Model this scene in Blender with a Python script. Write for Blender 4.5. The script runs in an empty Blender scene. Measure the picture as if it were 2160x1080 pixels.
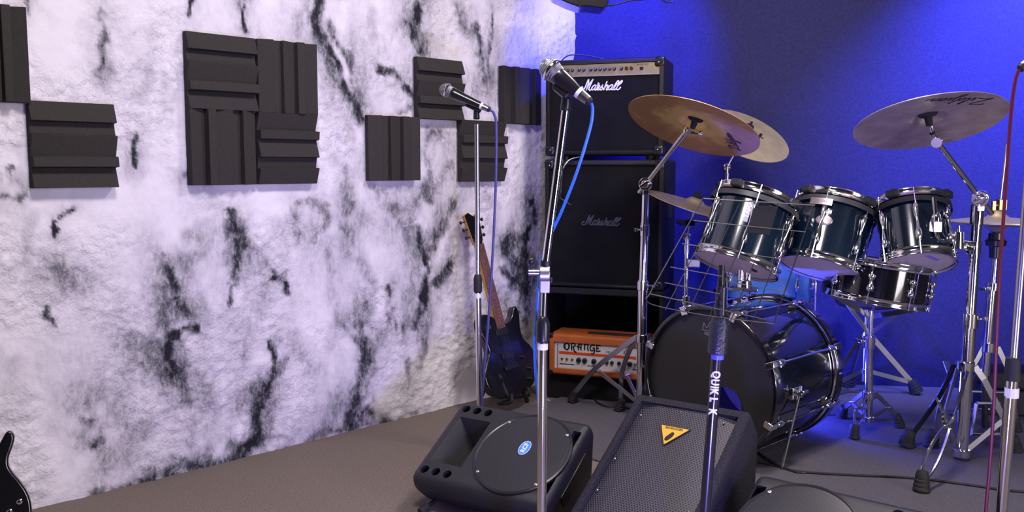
import bpy, bmesh, math, random
import numpy as np
from mathutils import Vector, Matrix
random.seed(4)
SC = bpy.context.scene
COL = SC.collection
V = Vector
# ------------------------------------------------------------------ camera
FPX, HORIZON, CAM_H = 1900.0, 355.0, 1.10
TILT = math.atan((540 - HORIZON) / FPX)
cam_d = bpy.data.cameras.new('camera')
cam_d.sensor_width = 36.0
cam_d.lens = FPX / 2160 * 36
cam_d.clip_start = 0.05
cam = bpy.data.objects.new('camera', cam_d)
COL.objects.link(cam)
cam.location = (0, 0, CAM_H)
cam.rotation_euler = (math.pi / 2 - TILT, 0, 0)
SC.camera = cam
# ------------------------------------------------------------------ world, lights, exposure
SC.view_settings.view_transform = 'Standard'
SC.view_settings.look = 'None'
SC.view_settings.gamma = 1.0
SC.view_settings.use_curve_mapping = False
SC.view_settings.exposure = 0.0
world = bpy.data.worlds.new('room_ambience')
SC.world = world
world.use_nodes = True
world.node_tree.nodes['Background'].inputs[0].default_value = (0.30, 0.25, 0.42, 1)
world.node_tree.nodes['Background'].inputs[1].default_value = 0.06


def aim(o, target):
    d = V(target) - o.location
    o.rotation_euler = d.to_track_quat('-Z', 'Y').to_euler()


def area_light(name, loc, target, size, energy, color):
    l = bpy.data.lights.new(name, 'AREA')
    l.shape = 'RECTANGLE'
    l.size, l.size_y = size
    l.energy = energy
    l.color = color
    o = bpy.data.objects.new(name, l)
    COL.objects.link(o)
    o.location = loc
    aim(o, target)
    return o


def spot_light(name, loc, target, energy, color, angle, blend=0.6, radius=0.06):
    l = bpy.data.lights.new(name, 'SPOT')
    l.energy = energy
    l.color = color
    l.spot_size = math.radians(angle)
    l.spot_blend = blend
    l.shadow_soft_size = radius
    o = bpy.data.objects.new(name, l)
    COL.objects.link(o)
    o.location = loc
    aim(o, target)
    return o


BLUE = (0.055, 0.07, 1.0)
# white key behind the photographer's right shoulder, one white ceiling lamp, added drum fill, blue stage lamps
area_light('right_key_light', (3.5, -0.9, 1.10), (-0.4, 3.9, 1.0), (1.3, 2.1), 118, (1.0, 0.915, 0.96))  # unseen key source, drawn down to the floor for reflections in the tubes
area_light('ceiling_lamp_light', (-0.2, 1.5, 2.8), (-0.2, 2.6, 0.0), (0.6, 0.6), 49, (1.0, 0.915, 0.93))
area_light('drum_fill_light', (1.1, 2.7, 2.8), (1.2, 3.2, 0.0), (0.5, 0.5), 48, (1.0, 0.88, 0.90))  # added fill that brightens drum heads, carpet and cymbal tops
spot_light('blue_floor_lamp_light', (1.05, 3.885, 0.14), (1.85, 4.05, 0.60), 66, BLUE, 172, 0.3, 0.04)
spot_light('blue_wall_lamp_light', (2.75, 3.55, 2.55), (2.42, 4.45, 1.50), 1350, (0.10, 0.125, 1.0), 64, 0.9, 0.05)
spot_light('blue_corner_lamp_light', (0.72, 3.80, 2.6), (0.50, 4.7, 1.50), 520, (0.028, 0.036, 1.0), 58, 0.9, 0.05)
spot_light('violet_front_lamp_light', (0.35, 0.65, 0.20), (0.45, 3.8, 0.85), 165, (0.33, 0.27, 1.0), 100, 0.9, 0.08)

# ------------------------------------------------------------------ pixel -> point at a chosen real depth
_c, _s = math.cos(TILT), math.sin(TILT)


def ray(x, y):
    u, v = (x - 1080) / FPX, (540 - y) / FPX
    return V((u, _c + v * _s, -_s + v * _c))


def P(x, y, Y):
    r = ray(x, y)
    return V((0, 0, CAM_H)) + r * (Y / r.y)


def FL(x, y, z=0.0):
    r = ray(x, y)
    return V((0, 0, CAM_H)) + r * ((z - CAM_H) / r.z)


def px2m(Y):
    return Y / FPX


CAM_R, CAM_U = V((1, 0, 0)), V((0, _s, _c))


def screen_axis(x, y, dx, dy, toward):
    """unit vector whose picture direction is (dx,dy) and whose lean toward the viewer is sin = toward"""
    tc = -ray(x, y).normalized()
    a = CAM_R * dx - CAM_U * dy
    a = (a - tc * a.dot(tc)).normalized()
    return (a * math.sqrt(1 - toward * toward) + tc * toward).normalized()


def frame(o, z, xh=(1, 0, 0)):
    z = V(z).normalized()
    x = V(xh)
    x = (x - z * x.dot(z)).normalized()
    y = z.cross(x)
    m = Matrix((x, y, z)).transposed().to_4x4()
    m.translation = V(o)
    return m


# ------------------------------------------------------------------ mesh builder
def cr(pts, n=6, closed=False):
    """Catmull-Rom smoothing"""
    pts = [V(p) for p in pts]
    N = len(pts)
    out = []
    rng = range(N) if closed else range(N - 1)
    for i in rng:
        if closed:
            p0, p1, p2, p3 = pts[(i - 1) % N], pts[i], pts[(i + 1) % N], pts[(i + 2) % N]
        else:
            p1, p2 = pts[i], pts[i + 1]
            p0 = pts[i - 1] if i else p1 * 2 - p2
            p3 = pts[i + 2] if i + 2 < N else p2 * 2 - p1
        for k in range(n):
            t = k / n
            out.append(0.5 * ((2 * p1) + (p2 - p0) * t + (2 * p0 - 5 * p1 + 4 * p2 - p3) * t * t + (3 * p1 - p0 - 3 * p2 + p3) * t ** 3))
    if not closed:
        out.append(pts[-1].copy())
    return out


class MB:
    def __init__(self):
        self.v, self.f = [], []

    def add(self, vs, fs):
        b = len(self.v)
        self.v += [V(p) for p in vs]
        self.f += [tuple(i + b for i in q) for q in fs]
        return self

    def box(self, c, h, M=None):
        """centre, half sizes, optional 4x4 frame"""
        c = V(c)
        vs = [c + V((sx * h[0], sy * h[1], sz * h[2])) for sx in (-1, 1) for sy in (-1, 1) for sz in (-1, 1)]
        if M is not None:
            vs = [M @ p for p in vs]
        return self.add(vs, [(0, 1, 3, 2), (4, 6, 7, 5), (0, 4, 5, 1), (2, 3, 7, 6), (0, 2, 6, 4), (1, 5, 7, 3)])

    def bar(self, a, b, w, t, side=(0, 0, 1)):
        """flat bar from a to b, width w across 'side', thickness t"""
        a, b = V(a), V(b)
        M = frame((a + b) / 2, b - a, side)
        return self.box((0, 0, 0), (w / 2, t / 2, (b - a).length / 2), M)

    def cyl(self, a, b, r0, r1=None, n=16, caps=True):
        a, b = V(a), V(b)
        if r1 is None:
            r1 = r0
        d = b - a
        h = V((0, 0, 1)) if abs(d.normalized().z) < 0.9 else V((1, 0, 0))
        M = frame(a, d, h)
        L = d.length
        vs = []
        for r, z in ((r0, 0), (r1, L)):
            for k in range(n):
                t = 2 * math.pi * k / n
                vs.append(M @ V((r * math.cos(t), r * math.sin(t), z)))
        fs = [(k, (k + 1) % n, n + (k + 1) % n, n + k) for k in range(n)]
        if caps:
            fs += [tuple(reversed(range(n))), tuple(range(n, 2 * n))]
        return self.add(vs, fs)

    def tube(self, pts, r, n=8, closed=False, caps=True):
        pts = [V(p) for p in pts]
        N = len(pts)
        rs = r if isinstance(r, (list, tuple)) else [r] * N
        vs, up = [], None
        for i, p in enumerate(pts):
            if closed:
                d = pts[(i + 1) % N] - pts[i - 1]
            else:
                d = pts[min(i + 1, N - 1)] - pts[max(i - 1, 0)]
            if d.length < 1e-9:
                d = V((0, 0, 1))
            d.normalize()
            if up is None:
                up = V((0, 0, 1)) if abs(d.z) < 0.9 else V((1, 0, 0))
            up = up - d * up.dot(d)
            if up.length < 1e-6:
                up = d.orthogonal()
            up.normalize()
            s = d.cross(up)
            for k in range(n):
                t = 2 * math.pi * k / n
                vs.append(p + (up * math.cos(t) + s * math.sin(t)) * rs[i])
        fs = []
        for i in range(N if closed else N - 1):
            a, b = i * n, ((i + 1) % N) * n
            for k in range(n):
                fs.append((a + k, a + (k + 1) % n, b + (k + 1) % n, b + k))
        if not closed and caps:
            fs += [tuple(reversed(range(n))), tuple(range((N - 1) * n, N * n))]
        return self.add(vs, fs)

    def lathe(self, prof, n=32, M=None, closed=False):
        """profile of (r, z); revolve about z of frame M"""
        M = M or Matrix()
        vs, fs, rings = [], [], []
        for r, z in prof:
            if r < 1e-7:
                rings.append([len(vs)])
                vs.append(M @ V((0, 0, z)))
            else:
                rings.append(list(range(len(vs), len(vs) + n)))
                for k in range(n):
                    t = 2 * math.pi * k / n
                    vs.append(M @ V((r * math.cos(t), r * math.sin(t), z)))
        pairs = list(zip(rings, rings[1:])) + ([(rings[-1], rings[0])] if closed else [])
        for A, B in pairs:
            for k in range(n):
                k2 = (k + 1) % n
                if len(A) == 1 and len(B) == 1:
                    continue
                if len(A) == 1:
                    fs.append((A[0], B[k2], B[k]))
                elif len(B) == 1:
                    fs.append((A[k], A[k2], B[0]))
                else:
                    fs.append((A[k], A[k2], B[k2], B[k]))
        return self.add(vs, fs)

    def prism(self, poly, z0, z1, M=None):
        """2-D polygon (x,y) extruded z0..z1"""
        M = M or Matrix()
        n = len(poly)
        vs = [M @ V((x, y, z0)) for x, y in poly] + [M @ V((x, y, z1)) for x, y in poly]
        fs = [tuple(reversed(range(n))), tuple(range(n, 2 * n))]
        fs += [(k, (k + 1) % n, n + (k + 1) % n, n + k) for k in range(n)]
        return self.add(vs, fs)

    def ball(self, c, r, n=16, sc=(1, 1, 1), M=None):
        prof = [(r * math.sin(math.pi * k / n), -r * math.cos(math.pi * k / n)) for k in range(n + 1)]
        prof[0], prof[-1] = (0, -r), (0, r)
        T = Matrix.Translation(V(c)) @ (M or Matrix()) @ Matrix.Diagonal((*sc, 1))
        return self.lathe(prof, n, T)

    def torus(self, R, r, M=None, n=40, m=8):
        prof = [(R + r * math.cos(2 * math.pi * k / m), r * math.sin(2 * math.pi * k / m)) for k in range(m)]
        return self.lathe(prof, n, M, closed=True)

    def ribbon(self, pts, w, z0, z1, M):
        """flat pen stroke of width w in the plane of M, from height z0 to z1"""
        pts = [V((p[0], p[1], 0)) for p in pts]
        N = len(pts)
        L, R = [], []
        for i, p in enumerate(pts):
            d = pts[min(i + 1, N - 1)] - pts[max(i - 1, 0)]
            if d.length < 1e-9:
                d = V((1, 0, 0))
            d.normalize()
            s = V((-d.y, d.x, 0))
            ww = w[i] if isinstance(w, (list, tuple)) else w
            L.append(p + s * ww / 2)
            R.append(p - s * ww / 2)
        for i in range(N - 1):
            self.prism([(L[i].x, L[i].y), (R[i].x, R[i].y), (R[i + 1].x, R[i + 1].y), (L[i + 1].x, L[i + 1].y)], z0, z1, M)
        return self


ORI = {}


def finish(me, smooth=35):
    bm = bmesh.new()
    bm.from_mesh(me)
    bmesh.ops.recalc_face_normals(bm, faces=bm.faces)
    bm.to_mesh(me)
    bm.free()
    if smooth:
        for p in me.polygons:
            p.use_smooth = True
        me.set_sharp_from_angle(angle=math.radians(smooth))


def tag(o, label=None, cat=None, group=None, kind=None):
    if label:
        o['label'] = label
    if cat:
        o['category'] = cat
    if group:
        o['group'] = group
    if kind:
        o['kind'] = kind
    return o


def thing(name, label, cat, loc=(0, 0, 0), group=None):
    o = bpy.data.objects.new(name, None)
    COL.objects.link(o)
    o.empty_display_size = 0.05
    o.location = loc
    ORI[o.name] = V(loc)
    return tag(o, label, cat, group)


def part(name, mb, mat, parent=None, label=None, M=None, bevel=0, seg=2, smooth=35, origin=None, recalc=True):
    """one mesh object. mb in world coordinates (or in frame M when M is given)"""
    me = bpy.data.meshes.new(name)
    o = bpy.data.objects.new(name, me)
    COL.objects.link(o)
    if parent is not None:
        og = ORI[parent.name]
    else:
        og = V(origin) if origin is not None else V((0, 0, 0))
    if M is None:
        me.from_pydata([p - og for p in mb.v], [], mb.f)
        if parent is None:
            o.location = og
        ORI[o.name] = og
    else:
        me.from_pydata([p.copy() for p in mb.v], [], mb.f)
        ORI[o.name] = V((0, 0, 0))
    if recalc:
        finish(me, smooth)
    me.materials.append(mat)
    if parent is not None:
        o.parent = parent
    if M is not None:
        o.matrix_basis = Matrix.Translation(-og) @ M
    if bevel:
        b = o.modifiers.new('bevel', 'BEVEL')
        b.width = bevel
        b.segments = seg
        b.limit_method = 'ANGLE'
        b.angle_limit = math.radians(30)
        b.harden_normals = False
    if label:
        o['label'] = label
    return o


def bake_mods(o):
    dg = bpy.context.evaluated_depsgraph_get()
    dg.update()
    me = bpy.data.meshes.new_from_object(o.evaluated_get(dg))
    old = o.data
    o.modifiers.clear()
    o.data = me
    bpy.data.meshes.remove(old)


def carve(o, cutters):
    """cut real openings with closed cutter bodies (given in the object's own parent space, world coords)"""
    tmp = []
    for mb in cutters:
        me = bpy.data.meshes.new('cut')
        me.from_pydata([p for p in mb.v], [], mb.f)
        finish(me, 0)
        c = bpy.data.objects.new('cut', me)
        COL.objects.link(c)
        tmp.append(c)
        m = o.modifiers.new('cut', 'BOOLEAN')
        m.operation = 'DIFFERENCE'
        m.solver = 'EXACT'
        m.object = c
    bake_mods(o)
    for c in tmp:
        me = c.data
        bpy.data.objects.remove(c)
        bpy.data.meshes.remove(me)
    for p in o.data.polygons:
        p.use_smooth = True
    o.data.set_sharp_from_angle(angle=math.radians(30))


def text_mesh(s, size, M, depth=0.0006, bold=0.0, align='CENTER', spacing=1.0):
    cu = bpy.data.curves.new('t', 'FONT')
    cu.body = s
    cu.size = size
    cu.align_x = align
    cu.align_y = 'CENTER'
    cu.extrude = depth
    cu.offset = bold
    cu.space_character = spacing
    o = bpy.data.objects.new('t', cu)
    COL.objects.link(o)
    dg = bpy.context.evaluated_depsgraph_get()
    dg.update()
    me = bpy.data.meshes.new_from_object(o.evaluated_get(dg))
    mb = MB()
    mb.add([M @ v.co for v in me.vertices], [tuple(p.vertices) for p in me.polygons])
    bpy.data.objects.remove(o)
    bpy.data.curves.remove(cu)
    bpy.data.meshes.remove(me)
    return mb


def sliced(mb, axis, step):
    """cut a flat lettering mesh into narrow bands so that it can be bent round a tube"""
    bm = bmesh.new()
    vs = [bm.verts.new(p) for p in mb.v]
    for f in mb.f:
        try:
            bm.faces.new([vs[i] for i in f])
        except ValueError:
            pass
    lo, hi = min(p[axis] for p in mb.v), max(p[axis] for p in mb.v)
    n = V((0, 0, 0))
    n[axis] = 1
    k = lo + step
    while k < hi:
        c = V((0, 0, 0))
        c[axis] = k
        bmesh.ops.bisect_plane(bm, geom=bm.verts[:] + bm.edges[:] + bm.faces[:], plane_co=c, plane_no=n)
        k += step
    out = MB()
    bm.verts.index_update()
    out.add([v.co.copy() for v in bm.verts], [tuple(v.index for v in f.verts) for f in bm.faces])
    bm.free()
    return out


# ------------------------------------------------------------------ materials
def mat(name, col, rough=0.5, metal=0.0, bump=0.0, bscale=200.0, var=0.0, vscale=30.0, coat=0.0, spec=0.5, aniso=0.0, sheen=0.0, sub=None, alpha=None):
    m = bpy.data.materials.new(name)
    m.use_nodes = True
    nt = m.node_tree
    b = nt.nodes['Principled BSDF']
    b.inputs['Base Color'].default_value = (*col, 1)
    b.inputs['Roughness'].default_value = rough
    b.inputs['Metallic'].default_value = metal
    b.inputs['Specular IOR Level'].default_value = spec
    b.inputs['Coat Weight'].default_value = coat
    b.inputs['Coat Roughness'].default_value = 0.04
    b.inputs['Anisotropic'].default_value = aniso
    b.inputs['Sheen Weight'].default_value = sheen
    tc = nt.nodes.new('ShaderNodeTexCoord')
    if var:
        n = nt.nodes.new('ShaderNodeTexNoise')
        n.inputs['Scale'].default_value = vscale
        n.inputs['Detail'].default_value = 5
        nt.links.new(tc.outputs['Object'], n.inputs['Vector'])
        r = nt.nodes.new('ShaderNodeValToRGB')
        r.color_ramp.elements[0].position = 0.3
        r.color_ramp.elements[1].position = 0.7
        r.color_ramp.elements[0].color = (*[c * (1 - var) for c in col], 1)
        r.color_ramp.elements[1].color = (*[min(1, c * (1 + var)) for c in col], 1)
        nt.links.new(n.outputs['Fac'], r.inputs['Fac'])
        nt.links.new(r.outputs['Color'], b.inputs['Base Color'])
    if bump:
        n = nt.nodes.new('ShaderNodeTexNoise')
        n.inputs['Scale'].default_value = bscale
        n.inputs['Detail'].default_value = 3
        nt.links.new(tc.outputs['Object'], n.inputs['Vector'])
        k = nt.nodes.new('ShaderNodeBump')
        k.inputs['Strength'].default_value = bump
        k.inputs['Distance'].default_value = 0.004
        nt.links.new(n.outputs['Fac'], k.inputs['Height'])
        nt.links.new(k.outputs['Normal'], b.inputs['Normal'])
    return m


M_ = {}
M_['chrome'] = mat('chrome', (0.86, 0.86, 0.90), 0.10, 1.0)
M_['steel'] = mat('brushed_steel', (0.50, 0.50, 0.53), 0.28, 1.0)
M_['dull_steel'] = mat('dull_steel', (0.42, 0.41, 0.43), 0.4, 1.0)
M_['black_metal'] = mat('black_metal', (0.012, 0.012, 0.015), 0.25, 0.0, coat=0.4)
M_['wire'] = mat('painted_wire', (0.010, 0.010, 0.012), 0.4, 0.0)
M_['rubber'] = mat('rubber', (0.012, 0.012, 0.013), 0.7, bump=0.1, bscale=400)
M_['black_plastic'] = mat('black_plastic', (0.016, 0.016, 0.018), 0.42, bump=0.25, bscale=900)
M_['smooth_plastic'] = mat('smooth_plastic', (0.012, 0.012, 0.014), 0.3)
M_['deep_black'] = mat('deep_black', (0.003, 0.003, 0.004), 0.8)
M_['tolex'] = mat('black_tolex', (0.010, 0.010, 0.011), 0.5, bump=0.4, bscale=500, spec=0.3)
M_['grille_cloth'] = mat('grille_cloth', (0.007, 0.007, 0.008), 0.85, bump=0.5, bscale=900, var=0.3, vscale=8, spec=0.15)
M_['orange'] = mat('orange_tolex', (0.56, 0.135, 0.028), 0.5, bump=0.3, bscale=400, var=0.12, vscale=15)
M_['panel_white'] = mat('panel_white', (0.75, 0.73, 0.74), 0.4)
M_['panel_red'] = mat('panel_red', (0.72, 0.09, 0.012), 0.4)
M_['print_black'] = mat('print_black', (0.01, 0.008, 0.012), 0.5)
M_['print_white'] = mat('print_white', (0.78, 0.76, 0.80), 0.45)
M_['brass'] = mat('brass', (0.45, 0.32, 0.15), 0.3, 1.0)
M_['gold_panel'] = mat('gold_panel', (0.36, 0.30, 0.20), 0.42, 0.7, var=0.15, vscale=20)
M_['foam'] = mat('acoustic_foam', (0.046, 0.042, 0.039), 0.95, bump=0.6, bscale=500, var=0.25, vscale=350, spec=0.1)
M_['drum_lacquer'] = mat('drum_lacquer', (0.0025, 0.011, 0.022), 0.16, 0.0, coat=1.0, var=0.25, vscale=6)
M_['drum_black'] = mat('drum_black', (0.006, 0.006, 0.008), 0.12, 0.0, coat=1.0)
M_['drum_head'] = mat('drum_head', (0.84, 0.74, 0.74), 0.45, var=0.05, vscale=12)
_h = M_['drum_head'].node_tree
_tr = _h.nodes.new('ShaderNodeBsdfTranslucent')
_tr.inputs['Color'].default_value = (0.85, 0.72, 0.74, 1)
_mx = _h.nodes.new('ShaderNodeMixShader')
_mx.inputs[0].default_value = 0.55
_h.links.new(_h.nodes['Principled BSDF'].outputs[0], _mx.inputs[1])
_h.links.new(_tr.outputs[0], _mx.inputs[2])
_h.links.new(_mx.outputs[0], _h.nodes['Material Output'].inputs['Surface'])
M_['black_head'] = mat('black_head', (0.022, 0.021, 0.022), 0.55, var=0.25, vscale=4)
M_['silver_print'] = mat('silver_print', (0.35, 0.34, 0.38), 0.4, 0.5)
M_['badge_grey'] = mat('badge_grey', (0.30, 0.25, 0.27), 0.35, 0.6)
M_['green_print'] = mat('green_print', (0.10, 0.50, 0.40), 0.4)
M_['tape_blue'] = mat('tape_violet', (0.20, 0.17, 0.62), 0.5)
M_['cable_black'] = mat('cable_black', (0.010, 0.010, 0.011), 0.5)
M_['cable_blue'] = mat('cable_blue', (0.03, 0.16, 0.75), 0.4)
M_['cable_navy'] = mat('cable_navy', (0.05, 0.05, 0.24), 0.45)
M_['cable_red'] = mat('cable_red', (0.10, 0.004, 0.018), 0.4)
M_['white_ring'] = mat('white_ring', (0.78, 0.76, 0.80), 0.4)
M_['headstock_wood'] = mat('maple_wood', (0.52, 0.28, 0.07), 0.4, var=0.2, vscale=25)
M_['rosewood'] = mat('rosewood', (0.17, 0.065, 0.04), 0.5, var=0.3, vscale=40)
M_['guitar_black'] = mat('guitar_black', (0.004, 0.004, 0.006), 0.25, 0.0, coat=0.35)
M_['yellow'] = mat('badge_yellow', (0.80, 0.46, 0.05), 0.4)
M_['badge_blue'] = mat('badge_blue', (0.06, 0.28, 0.72), 0.35)
M_['box_carpet'] = mat('cabinet_carpet', (0.030, 0.029, 0.036), 0.95, bump=0.9, bscale=260, var=0.35, vscale=220, spec=0.1)
M_['felt'] = mat('felt', (0.015, 0.015, 0.02), 0.95)
M_['pick_white'] = mat('pearl_white', (0.6, 0.6, 0.62), 0.3)


def carpet(name, col, var, s1):
    m = mat(name, col, 0.95, bump=0.8, bscale=420, var=var, vscale=s1, spec=0.05)
    return m


M_['floor'] = carpet('brown_carpet', (0.21, 0.175, 0.150), 0.25, 160)
M_['rug'] = carpet('grey_carpet', (0.115, 0.108, 0.125), 0.16, 160)
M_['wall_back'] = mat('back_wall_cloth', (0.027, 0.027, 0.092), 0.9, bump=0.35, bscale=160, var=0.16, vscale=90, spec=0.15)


def cymbal_mat(name, c1, c2, rough, r0=0.0):
    m = bpy.data.materials.new(name)
    m.use_nodes = True
    nt = m.node_tree
    N, Lk = nt.nodes, nt.links
    b = N['Principled BSDF']
    b.inputs['Metallic'].default_value = 0.75
    b.inputs['Roughness'].default_value = rough
    tc = N.new('ShaderNodeTexCoord')
    sep = N.new('ShaderNodeSeparateXYZ')
    Lk.new(tc.outputs['Object'], sep.inputs[0])
    ln = N.new('ShaderNodeVectorMath')
    ln.operation = 'LENGTH'
    cmb = N.new('ShaderNodeCombineXYZ')
    Lk.new(sep.outputs['X'], cmb.inputs['X'])
    Lk.new(sep.outputs['Y'], cmb.inputs['Y'])
    Lk.new(cmb.outputs[0], ln.inputs[0])
    nz = N.new('ShaderNodeTexNoise')
    nz.inputs['Scale'].default_value = 14
    nz.inputs['Detail'].default_value = 4
    Lk.new(tc.outputs['Object'], nz.inputs['Vector'])
    rp = N.new('ShaderNodeValToRGB')
    rp.color_ramp.elements[0].position = 0.35
    rp.color_ramp.elements[1].position = 0.65
    rp.color_ramp.elements[0].color = (*c1, 1)
    rp.color_ramp.elements[1].color = (*c2, 1)
    if r0:
        # unlathed golden centre, browner outer bow
        sb = N.new('ShaderNodeMath')
        sb.operation = 'MULTIPLY_ADD'
        sb.inputs[1].default_value = -5.0
        sb.inputs[2].default_value = 5.0 * r0
        sb.use_clamp = False
        Lk.new(ln.outputs['Value'], sb.inputs[0])
        cl = N.new('ShaderNodeClamp')
        cl.inputs['Min'].default_value = -0.22
        cl.inputs['Max'].default_value = 0.22
        Lk.new(sb.outputs[0], cl.inputs['Value'])
        s2 = N.new('ShaderNodeMath')
        s2.operation = 'ADD'
        Lk.new(nz.outputs['Fac'], s2.inputs[0])
        Lk.new(cl.outputs[0], s2.inputs[1])
        Lk.new(s2.outputs[0], rp.inputs['Fac'])
    else:
        Lk.new(nz.outputs['Fac'], rp.inputs['Fac'])
    Lk.new(rp.outputs['Color'], b.inputs['Base Color'])
    # lathe grooves
    mul = N.new('ShaderNodeMath')
    mul.operation = 'MULTIPLY'
    mul.inputs[1].default_value = 1500.0
    Lk.new(ln.outputs['Value'], mul.inputs[0])
    sn = N.new('ShaderNodeMath')
    sn.operation = 'SINE'
    Lk.new(mul.outputs[0], sn.inputs[0])
    bp = N.new('ShaderNodeBump')
    bp.inputs['Strength'].default_value = 0.12
    bp.inputs['Distance'].default_value = 0.001
    Lk.new(sn.outputs[0], bp.inputs['Height'])
    Lk.new(bp.outputs['Normal'], b.inputs['Normal'])
    return m


M_['cym_copper'] = cymbal_mat('cymbal_bronze', (0.66, 0.39, 0.17), (0.98, 0.73, 0.26), 0.48, 0.15)
M_['cym_pale'] = cymbal_mat('cymbal_pale', (0.66, 0.56, 0.36), (0.80, 0.70, 0.46), 0.5)
M_['cym_grey'] = cymbal_mat('cymbal_dull', (0.46, 0.36, 0.32), (0.62, 0.52, 0.46), 0.40)


def perforated(name, pitch, hole, metal_col):
    """hexagonal perforated sheet on object x/y"""
    m = bpy.data.materials.new(name)
    m.use_nodes = True
    nt = m.node_tree
    N, Lk = nt.nodes, nt.links
    b = N['Principled BSDF']
    b.inputs['Roughness'].default_value = 0.45
    tc = N.new('ShaderNodeTexCoord')
    ds = []
    for off in (0.0, 0.5):
        mp = N.new('ShaderNodeVectorMath')
        mp.operation = 'MULTIPLY_ADD'
        mp.inputs[1].default_value = (1 / pitch, 1 / (pitch * math.sqrt(3)), 0)
        mp.inputs[2].default_value = (off + 50, off + 50, 0)
        Lk.new(tc.outputs['Object'], mp.inputs[0])
        fr = N.new('ShaderNodeVectorMath')
        fr.operation = 'FRACTION'
        Lk.new(mp.outputs[0], fr.inputs[0])
        ma = N.new('ShaderNodeVectorMath')
        ma.operation = 'MULTIPLY_ADD'
        ma.inputs[1].default_value = (1, math.sqrt(3), 0)
        ma.inputs[2].default_value = (-0.5, -0.5 * math.sqrt(3), 0)
        Lk.new(fr.outputs[0], ma.inputs[0])
        le = N.new('ShaderNodeVectorMath')
        le.operation = 'LENGTH'
        Lk.new(ma.outputs[0], le.inputs[0])
        ds.append(le)
    mn = N.new('ShaderNodeMath')
    mn.operation = 'MINIMUM'
    Lk.new(ds[0].outputs['Value'], mn.inputs[0])
    Lk.new(ds[1].outputs['Value'], mn.inputs[1])
    gt = N.new('ShaderNodeMath')
    gt.operation = 'GREATER_THAN'
    gt.inputs[1].default_value = hole
    Lk.new(mn.outputs[0], gt.inputs[0])
    mx = N.new('ShaderNodeMix')
    mx.data_type = 'RGBA'
    mx.inputs[6].default_value = (0.002, 0.002, 0.003, 1)
    mx.inputs[7].default_value = (*metal_col, 1)
    Lk.new(gt.outputs[0], mx.inputs[0])
    Lk.new(mx.outputs[2], b.inputs['Base Color'])
    bp = N.new('ShaderNodeBump')
    bp.inputs['Strength'].default_value = 0.5
    bp.inputs['Distance'].default_value = 0.002
    Lk.new(gt.outputs[0], bp.inputs['Height'])
    Lk.new(bp.outputs['Normal'], b.inputs['Normal'])
    return m


M_['perf'] = perforated('perforated_steel', 0.0085, 0.36, (0.075, 0.07, 0.085))
M_['perf_fine'] = perforated('perforated_fine', 0.0042, 0.34, (0.03, 0.03, 0.033))
M_['mic_mesh'] = perforated('mic_mesh', 0.0030, 0.30, (0.50, 0.50, 0.54))
_b = M_['mic_mesh'].node_tree.nodes['Principled BSDF']
_b.inputs['Metallic'].default_value = 1.0
_b.inputs['Roughness'].default_value = 0.3
# ================================================================== THE ROOM
CORNER = V((0.320, 4.697, 0))
WD = V((-math.sqrt(.5), -math.sqrt(.5), 0))      # along the left wall, away from the corner
WN = V((math.sqrt(.5), -math.sqrt(.5), 0))       # left wall normal, into the room
BD = V((0.9908, -0.1355, 0)).normalized()         # along the back wall
BN = V((-BD.y * -1, BD.x * -1, 0)) * 1.0
BN = V((BD.y, -BD.x, 0))
ROOM_H = 2.9


def on_wall(x, y, off=0.0):
    """pixel -> (s, z) on the left wall, 'off' metres in front of it"""
    r = ray(x, y)
    o = V((0, 0, CAM_H))
    k = ((CORNER - o).dot(WN) + off) / r.dot(WN)
    p = o + r * k
    return (p - CORNER).dot(WD), p.z


def wall_pt(s, z, off=0.0):
    return CORNER + WD * s + WN * off + V((0, 0, z))


def back_pt(s, z, off=0.0):
    return CORNER + BD * s + BN * off + V((0, 0, z))


def vnoise(x, y, seed):
    """smooth value noise, numpy arrays"""
    xi, yi = np.floor(x).astype(np.int64), np.floor(y).astype(np.int64)
    xf, yf = x - xi, y - yi
    xf, yf = xf * xf * (3 - 2 * xf), yf * yf * (3 - 2 * yf)

    def h(a, b):
        n = (a * 374761393 + b * 668265263 + seed * 1442695041) & 0x7fffffff
        n = ((n ^ (n >> 13)) * 1274126177) & 0x7fffffff
        n = (n ^ (n >> 16)) & 0xffff
        return n / 65535.0
    return (h(xi, yi) * (1 - xf) + h(xi + 1, yi) * xf) * (1 - yf) + (h(xi, yi + 1) * (1 - xf) + h(xi + 1, yi + 1) * xf) * yf


def fbm(x, y, seed, oct=4):
    t, a, n = 0, 0.5, 0
    for k in range(oct):
        t = t + a * vnoise(x * 2 ** k, y * 2 ** k, seed + k * 7)
        n += a
        a *= 0.5
    return t / n


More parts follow.
